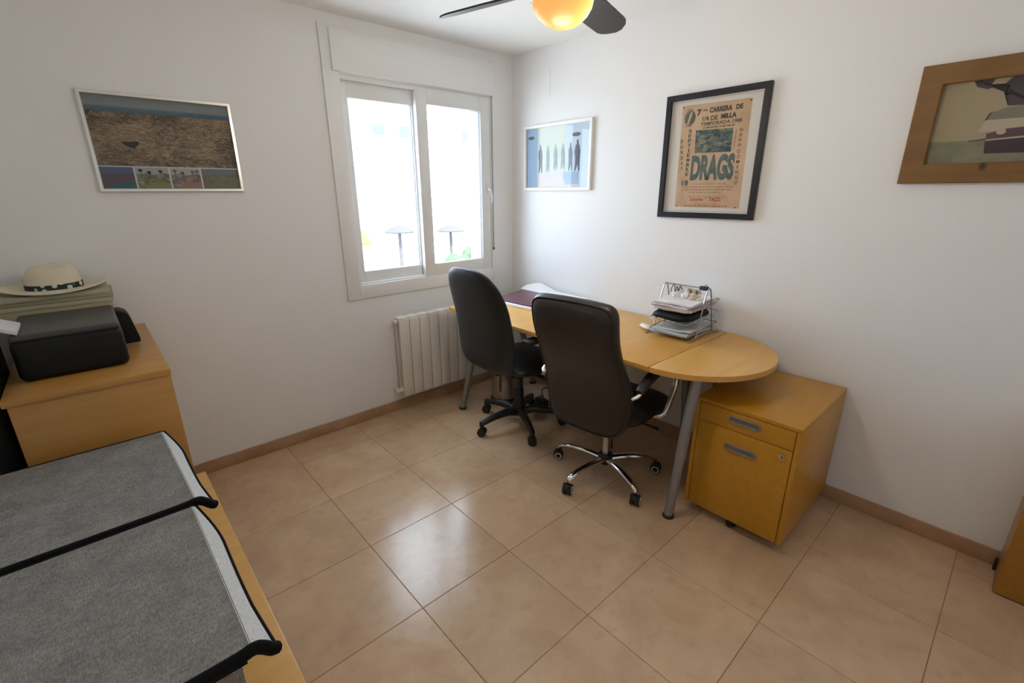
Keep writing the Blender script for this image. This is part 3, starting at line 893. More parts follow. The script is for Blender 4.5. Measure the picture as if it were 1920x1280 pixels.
fabric_box(-1.516, -2.085, -2.554, -2.546, 'grey heather fabric storage box nearest the camera', 'teal_cloth')

# ------------------------------------------------------------------ printer, stack, hat
pr = thing('printer', 'black inkjet printer with rounded corners on the birch cabinet', 'printer', (-2.735, -.49, .924))
bm = B(); box(bm, -2.885, -2.588, -.715, -.315, .926, 1.070, .022, 4)
obj('body', bm, 'printer_black', pr)
bm = B(); box(bm, -2.882, -2.592, -.706, -.318, 1.064, 1.088, .010, 3)
tag(obj('scanner_lid', bm, 'printer_lid', pr), 'dark grey flat scanner lid')
bm = B()
pts = [(-2.60, .94), (-2.535, .94), (-2.533, .955), (-2.548, 1.045), (-2.556, 1.068), (-2.575, 1.080), (-2.60, 1.082)]
prism(bm, pts, 1, -.455, -.355)
bmesh.ops.recalc_face_normals(bm, faces=bm.faces)
bmesh.ops.bevel(bm, geom=[e for e in bm.edges], offset=.004, segments=2, profile=.5, affect='EDGES', clamp_overlap=True)
tag(obj('control_panel', bm, 'printer_black', pr), 'black rounded front panel')
for xx in (-2.86, -2.62):
    for yy in (-.67, -.35):
        bm = B(); cyl(bm, (xx, yy, .924), (xx, yy, .930), .012, n=12)
        obj('foot', bm, 'black_rubber', pr)
bm = B(); prism(bm, [(-2.857, 1.0905), (-2.986, 1.152), (-2.986, 1.165), (-2.855, 1.1025)], 1, -.700, -.545)
solo('booklet', bm, 'paper_lilac', 'thin white booklet leaning at the left end of the printer', 'booklet')
bm = B(); box(bm, -2.988, -2.930, -.84, -.46, .50, 1.035, .02, 3)
solo('laptop_bag', bm, 'black_pouch', 'black bag wedged between printer cabinet and left wall', 'bag')
bm = B(); box(bm, -2.930, -2.590, -.300, -.045, .9245, 1.098, .004)
solo('document_box', bm, 'khaki_card', 'khaki cardboard document box behind the printer', 'box')
zz = 1.0985
for k, (dx, dy, th, rz, mt) in enumerate(((0, 0, .018, .01, 'khaki_card_b'), (.006, .004, .016, -.02, 'khaki_card'), (-.004, 0, .019, .015, 'khaki_card_b'))):
    bm = B(); box(bm, -.172, .172, -.125, .125, 0, th, .003)
    xform(bm, Matrix.Translation((-2.756 + dx, -.172 + dy, zz)) @ Matrix.Rotation(rz, 4, 'Z'))
    solo('document_folder', bm, mt, ('lowest khaki folder in the pile under the straw hat', 'middle khaki folder in the pile under the straw hat', 'topmost khaki folder right under the straw hat')[k], 'folder', 'khaki folders behind the printer')
    zz += th + .0004
hat = thing('straw_hat', 'cream straw trilby hat with dark patterned band', 'hat', (-2.757, -.175, zz))
HX, HY = -2.757, -.178
bm = B()
NR, NA = 8, 48
def brim(r, a):
    x, y = r * math.cos(a), r * math.sin(a) * .86
    t = (r - .082) / .090
    zb = .010 + .020 * t * t * (abs(math.cos(a)) ** 2) + .010 * t * max(0, math.sin(a)) - .002 * t
    return Vector((HX + x, HY + y, zz + zb))
rows = [[bm.verts.new(brim(.078 + .094 * i / NR, 2 * PI * k / NA)) for k in range(NA)] for i in range(NR + 1)]
rows2 = [[bm.verts.new(brim(.078 + .094 * i / NR, 2 * PI * k / NA) - Vector((0, 0, .004))) for k in range(NA)] for i in range(NR + 1)]
for i in range(NR):
    for k in range(NA):
        k2 = (k + 1) % NA
        bm.faces.new((rows[i][k], rows[i][k2], rows[i + 1][k2], rows[i + 1][k])); bm.faces.new((rows2[i][k], rows2[i + 1][k], rows2[i + 1][k2], rows2[i][k2]))
for k in range(NA):
    k2 = (k + 1) % NA
    bm.faces.new((rows[NR][k], rows[NR][k2], rows2[NR][k2], rows2[NR][k])); bm.faces.new((rows[0][k], rows2[0][k], rows2[0][k2], rows[0][k2]))
obj('brim', bm, 'straw', hat)
def crown(r, z, k, pinch=True):
    a = 2 * PI * k / NA
    x, y = r * math.cos(a) * 1.08, r * math.sin(a) * .90
    if z > .07:
        y *= 1 - .10 * max(0, math.cos(a)) * (z - .07) / .03
    return Vector((HX + x, HY + y, zz + .008 + z + (.010 * math.cos(a - .4 * PI) * (z / .1))))
bm = B()
prof = [(.081, 0), (.082, .02), (.080, .04), (.076, .062), (.069, .080), (.058, .090), (.042, .092), (.024, .086), (.0, .082)]
rings = [[bm.verts.new(crown(r, z, k)) for k in range(NA)] if r > 0 else [bm.verts.new(crown(0, z, 0))] for r, z in prof]
for A, C_ in zip(rings, rings[1:]):
    for k in range(NA):
        k2 = (k + 1) % NA
        if len(C_) == 1: bm.faces.new((A[k], A[k2], C_[0]))
        else: bm.faces.new((A[k], A[k2], C_[k2], C_[k]))
obj('crown', bm, 'straw', hat)
bm = B()
prof = [(.0825, .001), (.0845, .002), (.0848, .012), (.0842, .024), (.0822, .025)]
rings = [[bm.verts.new(crown(r, z, k)) for k in range(NA)] for r, z in prof]
for A, C_ in zip(rings, rings[1:]):
    for k in range(NA):
        bm.faces.new((A[k], A[(k + 1) % NA], C_[(k + 1) % NA], C_[k]))
tag(obj('hat_band', bm, 'hat_band', hat), 'dark green hat band with white motifs')

# ------------------------------------------------------------------ things on the desk
# maroon folder on a pad of papers with a curled white sheet behind
def quad_slab(bm, pts, z0, z1, bev=.002):
    prism(bm, pts, 2, z0, z1)
    if bev: bmesh.ops.bevel(bm, geom=list(bm.edges), offset=bev, segments=2, profile=.5, affect='EDGES', clamp_overlap=True)
bm = B(); quad_slab(bm, [(-.515, -.355), (-.475, -.905), (-.085, -.875), (-.120, -.325)], DZT, DZT + .018)
solo('paper_pad', bm, 'paper_white', 'thick white pad of papers lying under the maroon folder', 'paper pad')
bm = B(); quad_slab(bm, [(-.495, -.345), (-.455, -.895), (-.070, -.865), (-.105, -.245)], DZT + .0185, DZT + .026, .0015)
solo('folder', bm, 'maroon_cover', 'maroon folder lying on white papers at the window end of the desk', 'folder')
bm = B()
pp = []
N = 16
rows = []
for i in range(N + 1):
    y = -.225 - .62 * i / N
    lift = .045 * math.exp(-((i / N - .22) / .20) ** 2) + .010
    row = []
    for k in range(5):
        t = k / 4
        row.append((-.115 + .085 * t + .0, y, DZT + .027 + lift * math.sin(t * PI * .55) * (1.0)))
    rows.append(row)
vt = [[bm.verts.new(p) for p in r] for r in rows]; vb = [[bm.verts.new((p[0], p[1], p[2] - .002)) for p in r] for r in rows]
for i in range(N):
    for k in range(4):
        bm.faces.new((vt[i][k], vt[i + 1][k], vt[i + 1][k + 1], vt[i][k + 1])); bm.faces.new((vb[i][k], vb[i][k + 1], vb[i + 1][k + 1], vb[i + 1][k]))
    for k in (0, 4): bm.faces.new((vt[i][k], vt[i + 1][k], vb[i + 1][k], vb[i][k]))
for i in (0, N):
    for k in range(4): bm.faces.new((vt[i][k], vt[i][k + 1], vb[i][k + 1], vb[i][k]))
solo('paper_sheet', bm, 'paper_white', 'curled white sheet along the back edge of the maroon folder', 'paper')

# three tier wire letter tray
tr = thing('letter_tray', 'silver wire three tier letter tray on the desk', 'letter tray', (-.205, -1.665, DZT))
R = .0040
YL, YR = -1.540, -1.795
for yy in (YL, YR):
    bm = B()
    path = catmull([(-.300, yy, DZT + .012), (-.275, yy, DZT + .09), (-.245, yy, DZT + .20), (-.222, yy, DZT + .258), (-.205, yy, DZT + .268), (-.188, yy, DZT + .258), (-.165, yy, DZT + .20), (-.135, yy, DZT + .09), (-.110, yy, DZT + .014)], 4)
    sweep(bm, path, R, 8)
    sweep(bm, catmull([(-.372, yy, DZT + R), (-.32, yy, DZT + .010), (-.205, yy, DZT + .022), (-.10, yy, DZT + .012), (-.040, yy, DZT + R)], 4), R, 8)
    obj('side_frame', bm, 'wire_silver', tr)
bm = B(); cyl(bm, (-.205, YL, DZT + .267), (-.205, YR, DZT + .267), R, n=8)
obj('top_rail', bm, 'wire_silver', tr)
TZ = (.026, .092, .158)
for z in TZ:
    bm = B()
    z0 = DZT + z
    yl, yr = YL - .006, YR + .006
    loop = [(-.375, yl - .03, z0), (-.375, yr + .03, z0), (-.365, yr + .01, z0 + .004), (-.33, yr, z0 + .012), (-.05, yr, z0 + .030), (-.040, yr + .01, z0 + .030), (-.040, yl - .01, z0 + .030), (-.05, yl, z0 + .030), (-.33, yl, z0 + .012), (-.365, yl - .01, z0 + .004)]
    sweep(bm, loop, .0034, 8, True)
    for k in range(7):
        y = yl + (yr - yl) * (k + .5) / 7
        sweep(bm, [(-.375, y, z0), (-.34, y, z0 - .004), (-.06, y, z0 - .004), (-.040, y, z0 + .030)], .0013, 6)
    for xx in (-.30, -.20, -.11):
        sweep(bm, [(xx, yl, z0 + .016), (xx, yl - .006, z0 - .004), (xx, yr + .006, z0 - .004), (xx, yr, z0 + .016)], .0015, 6)
    obj('tray', bm, 'wire_silver', tr)
def sheet(name, mt, xc, yc, z, w, d, th, rz, label, cat, wav=.0, seed=0, group=None, tilt=0.0):
    """paper-like pile: w along x, d along y, with wavy surface"""
    rnd = random.Random(seed)
    ph = [rnd.uniform(0, 6) for _ in range(4)]
    bm = B(); NX, NY = 10, 8
    def pt(i, j, top):
        u, w_ = i / NX - .5, j / NY - .5
        x, y = u * w, w_ * d
        edge = 1.0
        dz = wav * (math.sin(7 * u + ph[0]) * math.cos(5 * w_ + ph[1]) + .5 * math.sin(13 * w_ + ph[2]))
        return Vector((x, y, (th if top else 0) + (wav + dz) * (1 if top else .8) + tilt * u))
    A = [[bm.verts.new(pt(i, j, True)) for j in range(NY + 1)] for i in range(NX + 1)]
    C_ = [[bm.verts.new(pt(i, j, False)) for j in range(NY + 1)] for i in range(NX + 1)]
    for i in range(NX):
        for j in range(NY):
            bm.faces.new((A[i][j], A[i + 1][j], A[i + 1][j + 1], A[i][j + 1])); bm.faces.new((C_[i][j], C_[i][j + 1], C_[i + 1][j + 1], C_[i + 1][j]))
    for j in range(NY):
        for i in (0, NX): bm.faces.new((A[i][j], A[i][j + 1], C_[i][j + 1], C_[i][j]))
    for i in range(NX):
        for j in (0, NY): bm.faces.new((A[i][j], A[i + 1][j], C_[i + 1][j], C_[i][j]))
    xform(bm, Matrix.Translation((xc, yc, z)) @ Matrix.Rotation(rz, 4, 'Z'))
    return solo(name, bm, mt, label, cat, group)
YM = (YL + YR) / 2
# top tray
zt = DZT + TZ[2] - .001
sheet('paper_stack', 'paper_pink', -.215, YM - .004, zt, .305, .222, .010, .02, 'pinkish papers lowest in the top letter tray', 'papers', .0015, 1, 'papers in the letter tray')
sheet('paper_stack', 'paper_lilac', -.215, YM + .004, zt + .0135, .300, .218, .011, -.04, 'lilac white papers in the middle of the top letter tray', 'papers', .0018, 2, 'papers in the letter tray')
sheet('paper_stack', 'paper_white', -.212, YM, zt + .0285, .300, .215, .008, .05, 'white papers uppermost in the top letter tray', 'papers', .002, 3, 'papers in the letter tray')
# a crumpled carrier bag / envelope standing at the back of the top tray
def standing(name, mt, x, y0, y1, z0, z1, label, cat, seed, lean=.03):
    rnd = random.Random(seed); bm = B(); N, K = 12, 8
    ph = [rnd.uniform(0, 6) for _ in range(5)]
    def pt(i, k, s):
        u, t = i / N, k / K
        y = y0 + (y1 - y0) * u * (1) + .006 * math.sin(5 * t + ph[0])
        z = z0 + (z1 - z0) * t * (1 - .12 * abs(math.sin(4 * u + ph[1])) * t)
        xx = x + lean * t + .010 * math.sin(9 * u + ph[2]) * (1 - .5 * t) + .006 * math.sin(14 * t + ph[3]) + s
        return (xx, y, z)
    A = [[bm.verts.new(pt(i, k, -.003)) for k in range(K + 1)] for i in range(N + 1)]
    C_ = [[bm.verts.new(pt(i, k, .003)) for k in range(K + 1)] for i in range(N + 1)]
    for i in range(N):
        for k in range(K):
            bm.faces.new((A[i][k], A[i + 1][k], A[i + 1][k + 1], A[i][k + 1])); bm.faces.new((C_[i][k], C_[i][k + 1], C_[i + 1][k + 1], C_[i + 1][k]))
        for k in (0, K): bm.faces.new((A[i][k], A[i + 1][k], C_[i + 1][k], C_[i][k]))
    for k in range(K):
        for i in (0, N): bm.faces.new((A[i][k], A[i][k + 1], C_[i][k + 1], C_[i][k]))
    o = thing(name, label, cat, (x, (y0 + y1) / 2, z0))
    obj('sheet', bm, mt, o)
    return o
ztop = zt + .042
b1 = standing('crumpled_paper', 'paper_white', -.215, -1.590, -1.665, ztop, DZT + .262, 'crumpled white paper with dark scribble standing in the top letter tray', 'paper', 4)
bm = B()
sweep(bm, catmull([(-.212, -1.577, DZT + .220), (-.212, -1.585, DZT + .256), (-.212, -1.598, DZT + .262), (-.214, -1.605, DZT + .225), (-.210, -1.612, DZT + .258), (-.212, -1.622, DZT + .232), (-.212, -1.632, DZT + .262), (-.212, -1.642, DZT + .245)], 5), .0022, 6)
tag(obj('scribble', bm, 'ink_dark', b1), 'dark scribbled writing')
b2 = standing('envelope', 'paper_beige', -.205, -1.668, -1.745, ztop, DZT + .258, 'beige envelope with two dark marks standing in the top letter tray', 'envelope', 9, .02)
for yy in (-1.690, -1.725):
    bm = B(); sweep(bm, [(-.200 + .0095 * math.cos(a) * .3, yy + .006 * math.cos(a), DZT + .238 + .009 * math.sin(a)) for a in [2 * PI * k / 12 for k in range(12)]], .0018, 6, True)
    obj('mark', bm, 'ink_dark', b2)
bm = B(); box(bm, -.214, -.196, -1.790, -1.742, DZT + .256, DZT + .278, .004)
sweep(bm, catmull([(-.205, -1.785, DZT + .276), (-.205, -1.775, DZT + .288), (-.205, -1.765, DZT + .277)], 4), .0015, 6)
solo('binder_clip', bm, 'purple_edge', 'dark binder clip on the top bar of the letter tray', 'clip')
# middle tray: black pouch
bm = B()
ol = superell(.115, .158, 4, 0, 40)
cushion(bm, ol, lambda y, z: .0 + .004 * math.sin(30 * z) + .003 * math.sin(40 * y), .037, .022, 4, 5)
xform(bm, Matrix.Translation((-.232, YM + .004, DZT + TZ[1] + .022)) @ Matrix(((0, 0, 1, 0), (0, 1, 0, 0), (1, 0, 0, 0), (0, 0, 0, 1))))
po = solo('zip_pouch', bm, 'black_pouch', 'black pouch stuffed into the middle letter tray', 'pouch')
sheet('paper_slip', 'paper_beige', -.345, YM + .01, DZT + TZ[1] + .056, .03, .07, .002, .1, 'small beige paper slip poking out above the black pouch', 'paper', .001, 5)
# bottom tray
sheet('paper_stack', 'paper_blue', -.215, YM - .01, DZT + TZ[0] - .001, .305, .215, .012, -.03, 'pale blue papers lowest in the bottom letter tray', 'papers', .0025, 6, 'papers in the letter tray')
sheet('paper_stack', 'paper_white', -.205, YM - .015, DZT + TZ[0] + .0165, .295, .20, .006, .05, 'white papers on top in the bottom letter tray', 'papers', .003, 8, 'papers in the letter tray')
# ivory mouse beside the tray
bm = B()
lathe(bm, [(0, -.045), (.010, -.044), (.017, -.036), (.020, -.015), (.020, .015), (.017, .036), (.010, .044), (0, .045)], 20)
xform(bm, Matrix.Translation((-.300, -1.492, DZT + .0145)) @ Matrix.Rotation(math.radians(-28), 4, 'Z') @ Matrix.Rotation(PI / 2, 4, 'X') @ Matrix.Diagonal((1.1, .72, 1.1, 1)))
solo('computer_mouse', bm, 'ivory_plastic', 'ivory plastic mouse on the desk left of the letter tray', 'mouse')

# ------------------------------------------------------------------ under the desk
bin_ = thing('pedal_bin', 'brushed steel pedal bin with black base under the desk', 'bin', (-.43, -.375, 0))
bm = B(); lathe(bm, [(0, .02), (.100, .02), (.100, .26), (.097, .262), (0, .262)], 32, (-.43, -.375, 0))
obj('body', bm, 'steel_brushed', bin_)
bm = B(); lathe(bm, [(0, 0), (.106, 0), (.106, .018), (.103, .024), (0, .024)], 32, (-.43, -.375, 0))
obj('base', bm, 'black_plastic', bin_)
bm = B(); lathe(bm, [(.103, .256), (.104, .275), (.085, .295), (.04, .306), (0, .308)], 32, (-.43, -.375, 0))
obj('lid', bm, 'steel_brushed', bin_)
bm = B(); sweep(bm, [(-.52, -.40, .02), (-.56, -.42, .022), (-.575, -.428, .020)], [.012, .014, .016], 8, sx=1.4, sy=.5)
obj('pedal', bm, 'black_plastic', bin_)
bm = B(); sweep(bm, catmull([(-.52, -.43, .20), (-.535, -.445, .21), (-.54, -.45, .16), (-.53, -.445, .10)], 4), .005, 6)
obj('handle', bm, 'black_plastic', bin_)
bm = B()
sweep(bm, catmull([(-.20, -.55, .008), (-.27, -.62, .010), (-.33, -.72, .02), (-.25, -.80, .05), (-.18, -.72, .09), (-.24, -.62, .10), (-.32, -.70, .07), (-.28, -.82, .015), (-.18, -.92, .008), (-.10, -1.05, .008)], 8), .0045, 6)
solo('power_cable', bm, 'black_rubber', 'looped black cables on the floor under the desk', 'cable')
bm = B(); box(bm, -.41, -.36, -.79, -.69, 0, .10, .008, 2)
solo('power_adapter', bm, 'black_plastic', 'black upright power adapter on the floor under the desk', 'adapter')
bm = B(); box(bm, -.09, -.04, -1.0, -.74, 0, .038, .006, 2)
pw = solo('power_strip', bm, 'ivory_plastic', 'ivory power strip on the floor under the desk', 'power strip')

# ------------------------------------------------------------------ pictures
def mitred_frame(bm, w, h, bar, y0, y1, round_=.0):
    """frame of outer size w x h centred on 0, front face at y0 (room side)"""
    prof = [(0, y1), (0, y0 + round_), (round_, y0), (bar - round_, y0), (bar, y0 + round_), (bar, y1)]
    prof = [p for i, p in enumerate(prof) if i == 0 or p != prof[i - 1]]
    cs = [(-1, -1), (1, -1), (1, 1), (-1, 1)]
    rings = []
    for sx_, sz_ in cs:
        rings.append([bm.verts.new((sx_ * (w / 2 - d), y, sz_ * (h / 2 - d))) for d, y in prof])
    n = len(prof)
    for i in range(4):
        A, C_ = rings[i], rings[(i + 1) % 4]
        for k in range(n):
            bm.faces.new((A[k], C_[k], C_[(k + 1) % n], A[(k + 1) % n]))
def picture(name, label, loc, rz, w, h, bar, depth, fm, backing, glass=True, cat='picture', round_=.002):
    r = thing(name, label, cat, loc, rz)
    bm = B(); mitred_frame(bm, w, h, bar, -depth, -.001, round_)
    obj('frame', bm, fm, r, world=False)
    bm = B(); box(bm, -w / 2 + bar * .6, w / 2 - bar * .6, -.006, -.002, -h / 2 + bar * .6, h / 2 - bar * .6)
    obj('backing', bm, backing, r, False, world=False)
    if glass:
        bm = B(); box(bm, -w / 2 + bar * .7, w / 2 - bar * .7, -.0112, -.0100, -h / 2 + bar * .7, h / 2 - bar * .7)
        obj('glass', bm, 'picture_glass', r, False, world=False)
    return r
def patch(name, r, mt, pts, lay, label=None):
    """flat printed shape, lay = print layer"""
    bm = B()
    y = -.0062 - .00025 * lay
    f_ = bm.faces.new([bm.verts.new((p[0], y, p[1])) for p in pts])
    bmesh.ops.triangulate(bm, faces=[f_])
    for f_ in bm.faces:
        f_.normal_update()
        if f_.normal.y > 0: f_.normal_flip()
    o = obj(name, bm, mt, r, False, world=False, recalc=False)
    if label: o['label'] = label
    return o
def rect(x0, x1, z0, z1):
    return [(x0, z0), (x1, z0), (x1, z1), (x0, z1)]
def ell(cx, cz, a, b, n=20):
    return [(cx + a * math.cos(2 * PI * k / n), cz + b * math.sin(2 * PI * k / n)) for k in range(n)]
def lettering(r, s, x0, x1, z0, z1, mt, lay=3, bold=.0, shear=0.0):
    cu = bpy.data.curves.new('text', 'FONT'); cu.body = s; cu.size = 1.0; cu.offset = bold; cu.shear = shear
    cu.resolution_u = 4
    to = bpy.data.objects.new('text', cu); COL.objects.link(to)
    dg = bpy.context.evaluated_depsgraph_get()
    me = bpy.data.meshes.new_from_object(to.evaluated_get(dg))
    bpy.data.objects.remove(to, do_unlink=True); bpy.data.curves.remove(cu)
    xs = [v.co.x for v in me.vertices]; ys = [v.co.y for v in me.vertices]
    ax, bx, ay, by = min(xs), max(xs), min(ys), max(ys)
    y = -.0062 - .00025 * lay
    for v in me.vertices:
        v.co = (x0 + (v.co.x - ax) / (bx - ax) * (x1 - x0), y, z0 + (v.co.y - ay) / (by - ay) * (z1 - z0))
    me.materials.clear()
    return mobj('lettering', me, mt, r, False, world=False)

# aerial photograph in silver frame (window wall)
pa = picture('framed_picture', 'silver framed aerial landscape photo with four small pictures below', (-2.230, 0, 1.757), 0, .588, .422, .015, .020, 'frame_silver', 'print_white')
PWc, PZc = -2.230, 1.757
def X(x): return x - PWc
def Z(z): return z - PZc
patch('land', pa, 'aerial_land', rect(-.281, .281, Z(1.660), Z(1.896)), 1)
patch('sky', pa, 'aerial_sky', rect(-.281, .281, Z(1.888), .198), 2)
patch('lake', pa, 'aerial_lake', [(X(-2.405), Z(1.757)), (X(-2.385), Z(1.742)), (X(-2.362), Z(1.736)), (X(-2.352), Z(1.748)), (X(-2.338), Z(1.760)), (X(-2.345), Z(1.768)), (X(-2.375), Z(1.765)), (X(-2.398), Z(1.766))], 2)
for k, (a, b, mt) in enumerate(((-2.510, -2.387, 'thumb_pool'), (-2.380, -2.252, 'thumb_green'), (-2.245, -2.122, 'thumb_town'), (-2.115, -1.951, 'thumb_olive'))):
    patch('small_photo', pa, mt, rect(X(a), X(b), -.198, Z(1.655)), 1)
    sk = ((.075, .13, .24), (.36, .38, .39), (.38, .40, .41), (.13, .18, .22))[k]
    mat('thumb_sky_%d' % k, sk, 0.6)
    w_ = X(b) - X(a)
    patch('small_sky', pa, 'thumb_sky_%d' % k, [(X(a), Z(1.624)), (X(a) + w_ * .3, Z(1.630)), (X(a) + w_ * .55, Z(1.622)), (X(a) + w_ * .8, Z(1.632)), (X(b), Z(1.626)), (X(b), Z(1.655)), (X(a), Z(1.655))], 2)
    if k < 3:
        mat('thumb_ground_%d' % k, ((.03, .12, .15), (.22, .22, .08), (.30, .19, .13))[k], 0.6)
        patch('small_ground', pa, 'thumb_ground_%d' % k, [(X(a) + w_ * .1, -.198), (X(b), -.198), (X(b), Z(1.585)), (X(a) + w_ * .6, Z(1.592)), (X(a) + w_ * .35, Z(1.584))], 2)
    if k in (1, 2):
        for q in (.15, .4, .75, .9)[:3 if k == 1 else 4]:
            patch('small_palm', pa, 'aerial_lake' if k == 1 else 'sport_figure_dark', ell(X(a) + w_ * q, Z(1.636 + .006 * math.sin(9 * q)), .0085, .007, 9), 3)
            patch('small_trunk', pa, 'aerial_lake', rect(X(a) + w_ * q - .001, X(a) + w_ * q + .001, Z(1.61), Z(1.636)), 3)
def PR(yc, zc):
    return (lambda y: yc - y), (lambda z: z - zc)
# small white framed sports print (right wall)
ps_ = picture('framed_picture', 'white framed pale blue print of standing figures near the corner', (0, -.4795, 1.7695), -PI / 2, .645, .451, .020, .022, 'frame_white', 'sport_pale')
U, V = PR(-.4795, 1.7695)
patch('print_band', ps_, 'sport_blue', rect(-.300, U(-.289), -.200, .202), 1)
patch('print_band', ps_, 'sport_blue_light', rect(U(-.560), U(-.690), -.195, .205), 1)
patch('print_band', ps_, 'sport_blue_light', rect(U(-.690), .300, -.200, .205), 1)
patch('print_band', ps_, 'sport_pink', rect(U(-.300), U(-.690), -.200, V(1.66)), 2)
patch('print_band', ps_, 'sport_blue', rect(U(-.55), U(-.69), V(1.585), V(1.67)), 3)
def figure(cx, z0, z1, w, mt, lay):
    h = z1 - z0
    L = [(.18, 1.0), (.30, .93), (.22, .86), (.55, .82), (.85, .62), (.70, .45), (.55, .55), (.50, .42), (.60, .22), (.75, .0), (.40, .0), (.22, .22), (.0, .36)]
    pts = [(cx + w * a, z0 + h * b) for a, b in L] + [(cx - w * a * .9, z0 + h * b) for a, b in reversed(L[:-1])]
    patch('figure', ps_, mt, pts, lay)
for yy, zl, zh, w, mt in ((-.320, 1.668, 1.862, .026, 'sport_figure_dark'), (-.395, 1.675, 1.850, .024, 'sport_figure_pale'), (-.470, 1.685, 1.850, .026, 'sport_figure_pale'),
                          (-.540, 1.690, 1.855, .026, 'sport_figure_pale'), (-.610, 1.675, 1.858, .024, 'sport_figure_dark'), (-.672, 1.672, 1.872, .032, 'sport_figure_dark')):
    figure(U(yy), V(zl), V(zh), w, mt, 4)
patch('figure', ps_, 'sport_figure_dark', ell(U(-.225), V(1.912), .034, .012), 3)
patch('figure', ps_, 'sport_figure_dark', ell(U(-.660), V(1.905), .038, .013), 3)
for k in range(6):
    patch('letter_block', ps_, 'print_white', rect(U(-.32 - .045 * k), U(-.35 - .045 * k), V(1.592), V(1.606 + .003 * (k % 2))), 4)

# drag race poster in black frame
YC, ZC = -1.610, 1.715
pp_ = picture('framed_poster', 'black framed vintage drag race poster on aged orange paper', (0, YC, ZC), -PI / 2, .556, .650, .030, .024, 'frame_black', 'mount_white', True, 'poster')
U, V = PR(YC, ZC)
bm = B(); mitred_frame(bm, .482, .576, .0012, -.0066, -.0060, 0)
obj('mount_line', bm, 'poster_soft_ink', pp_, False, world=False)
patch('poster_sheet', pp_, 'poster_paper', [(U(-1.434), V(1.450)), (U(-1.806), V(1.446)), (U(-1.800), V(1.978)), (U(-1.426), V(1.983))], 1)
lettering(pp_, '7', U(-1.512), U(-1.538), V(1.925), V(1.957), 'poster_ink', 3, .055)
lettering(pp_, 'ma', U(-1.547), U(-1.570), V(1.943), V(1.953), 'poster_ink', 3, .03)
lettering(pp_, 'CARRERA', U(-1.582), U(-1.704), V(1.932), V(1.959), 'poster_ink', 3, .055)
lettering(pp_, 'DE', U(-1.722), U(-1.757), V(1.934), V(1.958), 'poster_ink', 3, .055)
lettering(pp_, '1/4 DE', U(-1.547), U(-1.632), V(1.895), V(1.918), 'poster_ink', 3, .03)
lettering(pp_, 'MILLA', U(-1.648), U(-1.730), V(1.897), V(1.922), 'poster_ink', 3, .055)
lettering(pp_, 'TEMPORADA 1988', U(-1.540), U(-1.762), V(1.872), V(1.889), 'poster_ink', 3, .025)
def blurline(x0, x1, z, h=.0035, mt='poster_soft_ink', seed=0):
    rnd = random.Random(seed); x = x0; bm = B(); y = -.0062 - .00075
    while x < x1 - .004:
        w = rnd.uniform(.008, .026); e = min(x + w, x1)
        vs = [bm.verts.new(p) for p in ((x, y, z), (e, y, z), (e, y, z + h), (x, y, z + h))]
        bm.faces.new(vs); x = e + rnd.uniform(.003, .007)
    o = obj('small_print', bm, mt, pp_, False, world=False, recalc=False)
    return tag(o, 'line of illegible small print', kind='stuff')
blurline(U(-1.54), U(-1.76), V(1.866), .002, seed=3)
blurline(U(-1.555), U(-1.735), V(1.858), .005, 'poster_ink', seed=1)
patch('car_photo', pp_, 'poster_photo', [(U(-1.522), V(1.737)), (U(-1.724), V(1.732)), (U(-1.722), V(1.848)), (U(-1.517), V(1.852))], 2)
lettering(pp_, 'DRAGS', U(-1.510), U(-1.752), V(1.592), V(1.725), 'poster_teal_ink', 3, .055)
patch('emblem', pp_, 'poster_teal_ink', ell(U(-1.474), V(1.918), .028, .034), 2)
patch('emblem', pp_, 'poster_paper', [(U(-1.458), V(1.886)), (U(-1.468), V(1.884)), (U(-1.488), V(1.945)), (U(-1.476), V(1.948))][::-1], 3)
bm = B(); sweep(bm, [(x, -.0070, z) for x, z in ell(U(-1.474), V(1.918), .030, .037, 24)], .0012, 4, True)
obj('emblem', bm, 'poster_ink', pp_, False, world=False)
blurline(U(-1.452), U(-1.497), V(1.874), .007, seed=21)
blurline(U(-1.452), U(-1.497), V(1.958), .005, seed=22)
for k, c_ in enumerate('SEPTIEMBRE'):
    zt_ = 1.862 - .0250 * k
    w_ = .007 if c_ == 'I' else .018
    yc_ = -1.484 - .0006 * k
    lettering(pp_, c_, U(yc_) - w_ / 2, U(yc_) + w_ / 2, V(zt_ - .019), V(zt_), 'poster_ink', 3, .03)
for k, c_ in enumerate('SUNDAY'):
    zt_ = 1.812 - .0290 * k
    yc_ = -1.438 - .0035 * k
    lettering(pp_, c_, U(yc_) - .0075, U(yc_) + .0075, V(zt_ - .019), V(zt_), 'poster_ink', 3, .02)
lettering(pp_, '18', U(-1.463), U(-1.502), V(1.566), V(1.595), 'poster_ink', 3, .03)
for k, c_ in enumerate('DOMINGO'):
    zt_ = 1.742 - .0258 * k
    w_ = .005 if c_ == 'I' else .016
    yc_ = -1.765 - .0012 * k
    lettering(pp_, c_, U(yc_) - w_ / 2, U(yc_) + w_ / 2, V(zt_ - .018), V(zt_), 'poster_ink', 3, .015)
for k in range(4):
    patch('small_print', pp_, 'poster_soft_ink', rect(U(-1.756), U(-1.772), V(1.755 + .024 * k), V(1.770 + .024 * k)), 3)
blurline(U(-1.735), U(-1.738) + .002, V(1.74), .10, seed=5)
blurline(U(-1.53), U(-1.72), V(1.572), .004, seed=11)
blurline(U(-1.465), U(-1.765), V(1.555), .006, seed=12)
blurline(U(-1.470), U(-1.755), V(1.540), .006, seed=13)
blurline(U(-1.515), U(-1.705), V(1.526), .005, seed=14)
blurline(U(-1.510), U(-1.740), V(1.506), .003, seed=15)
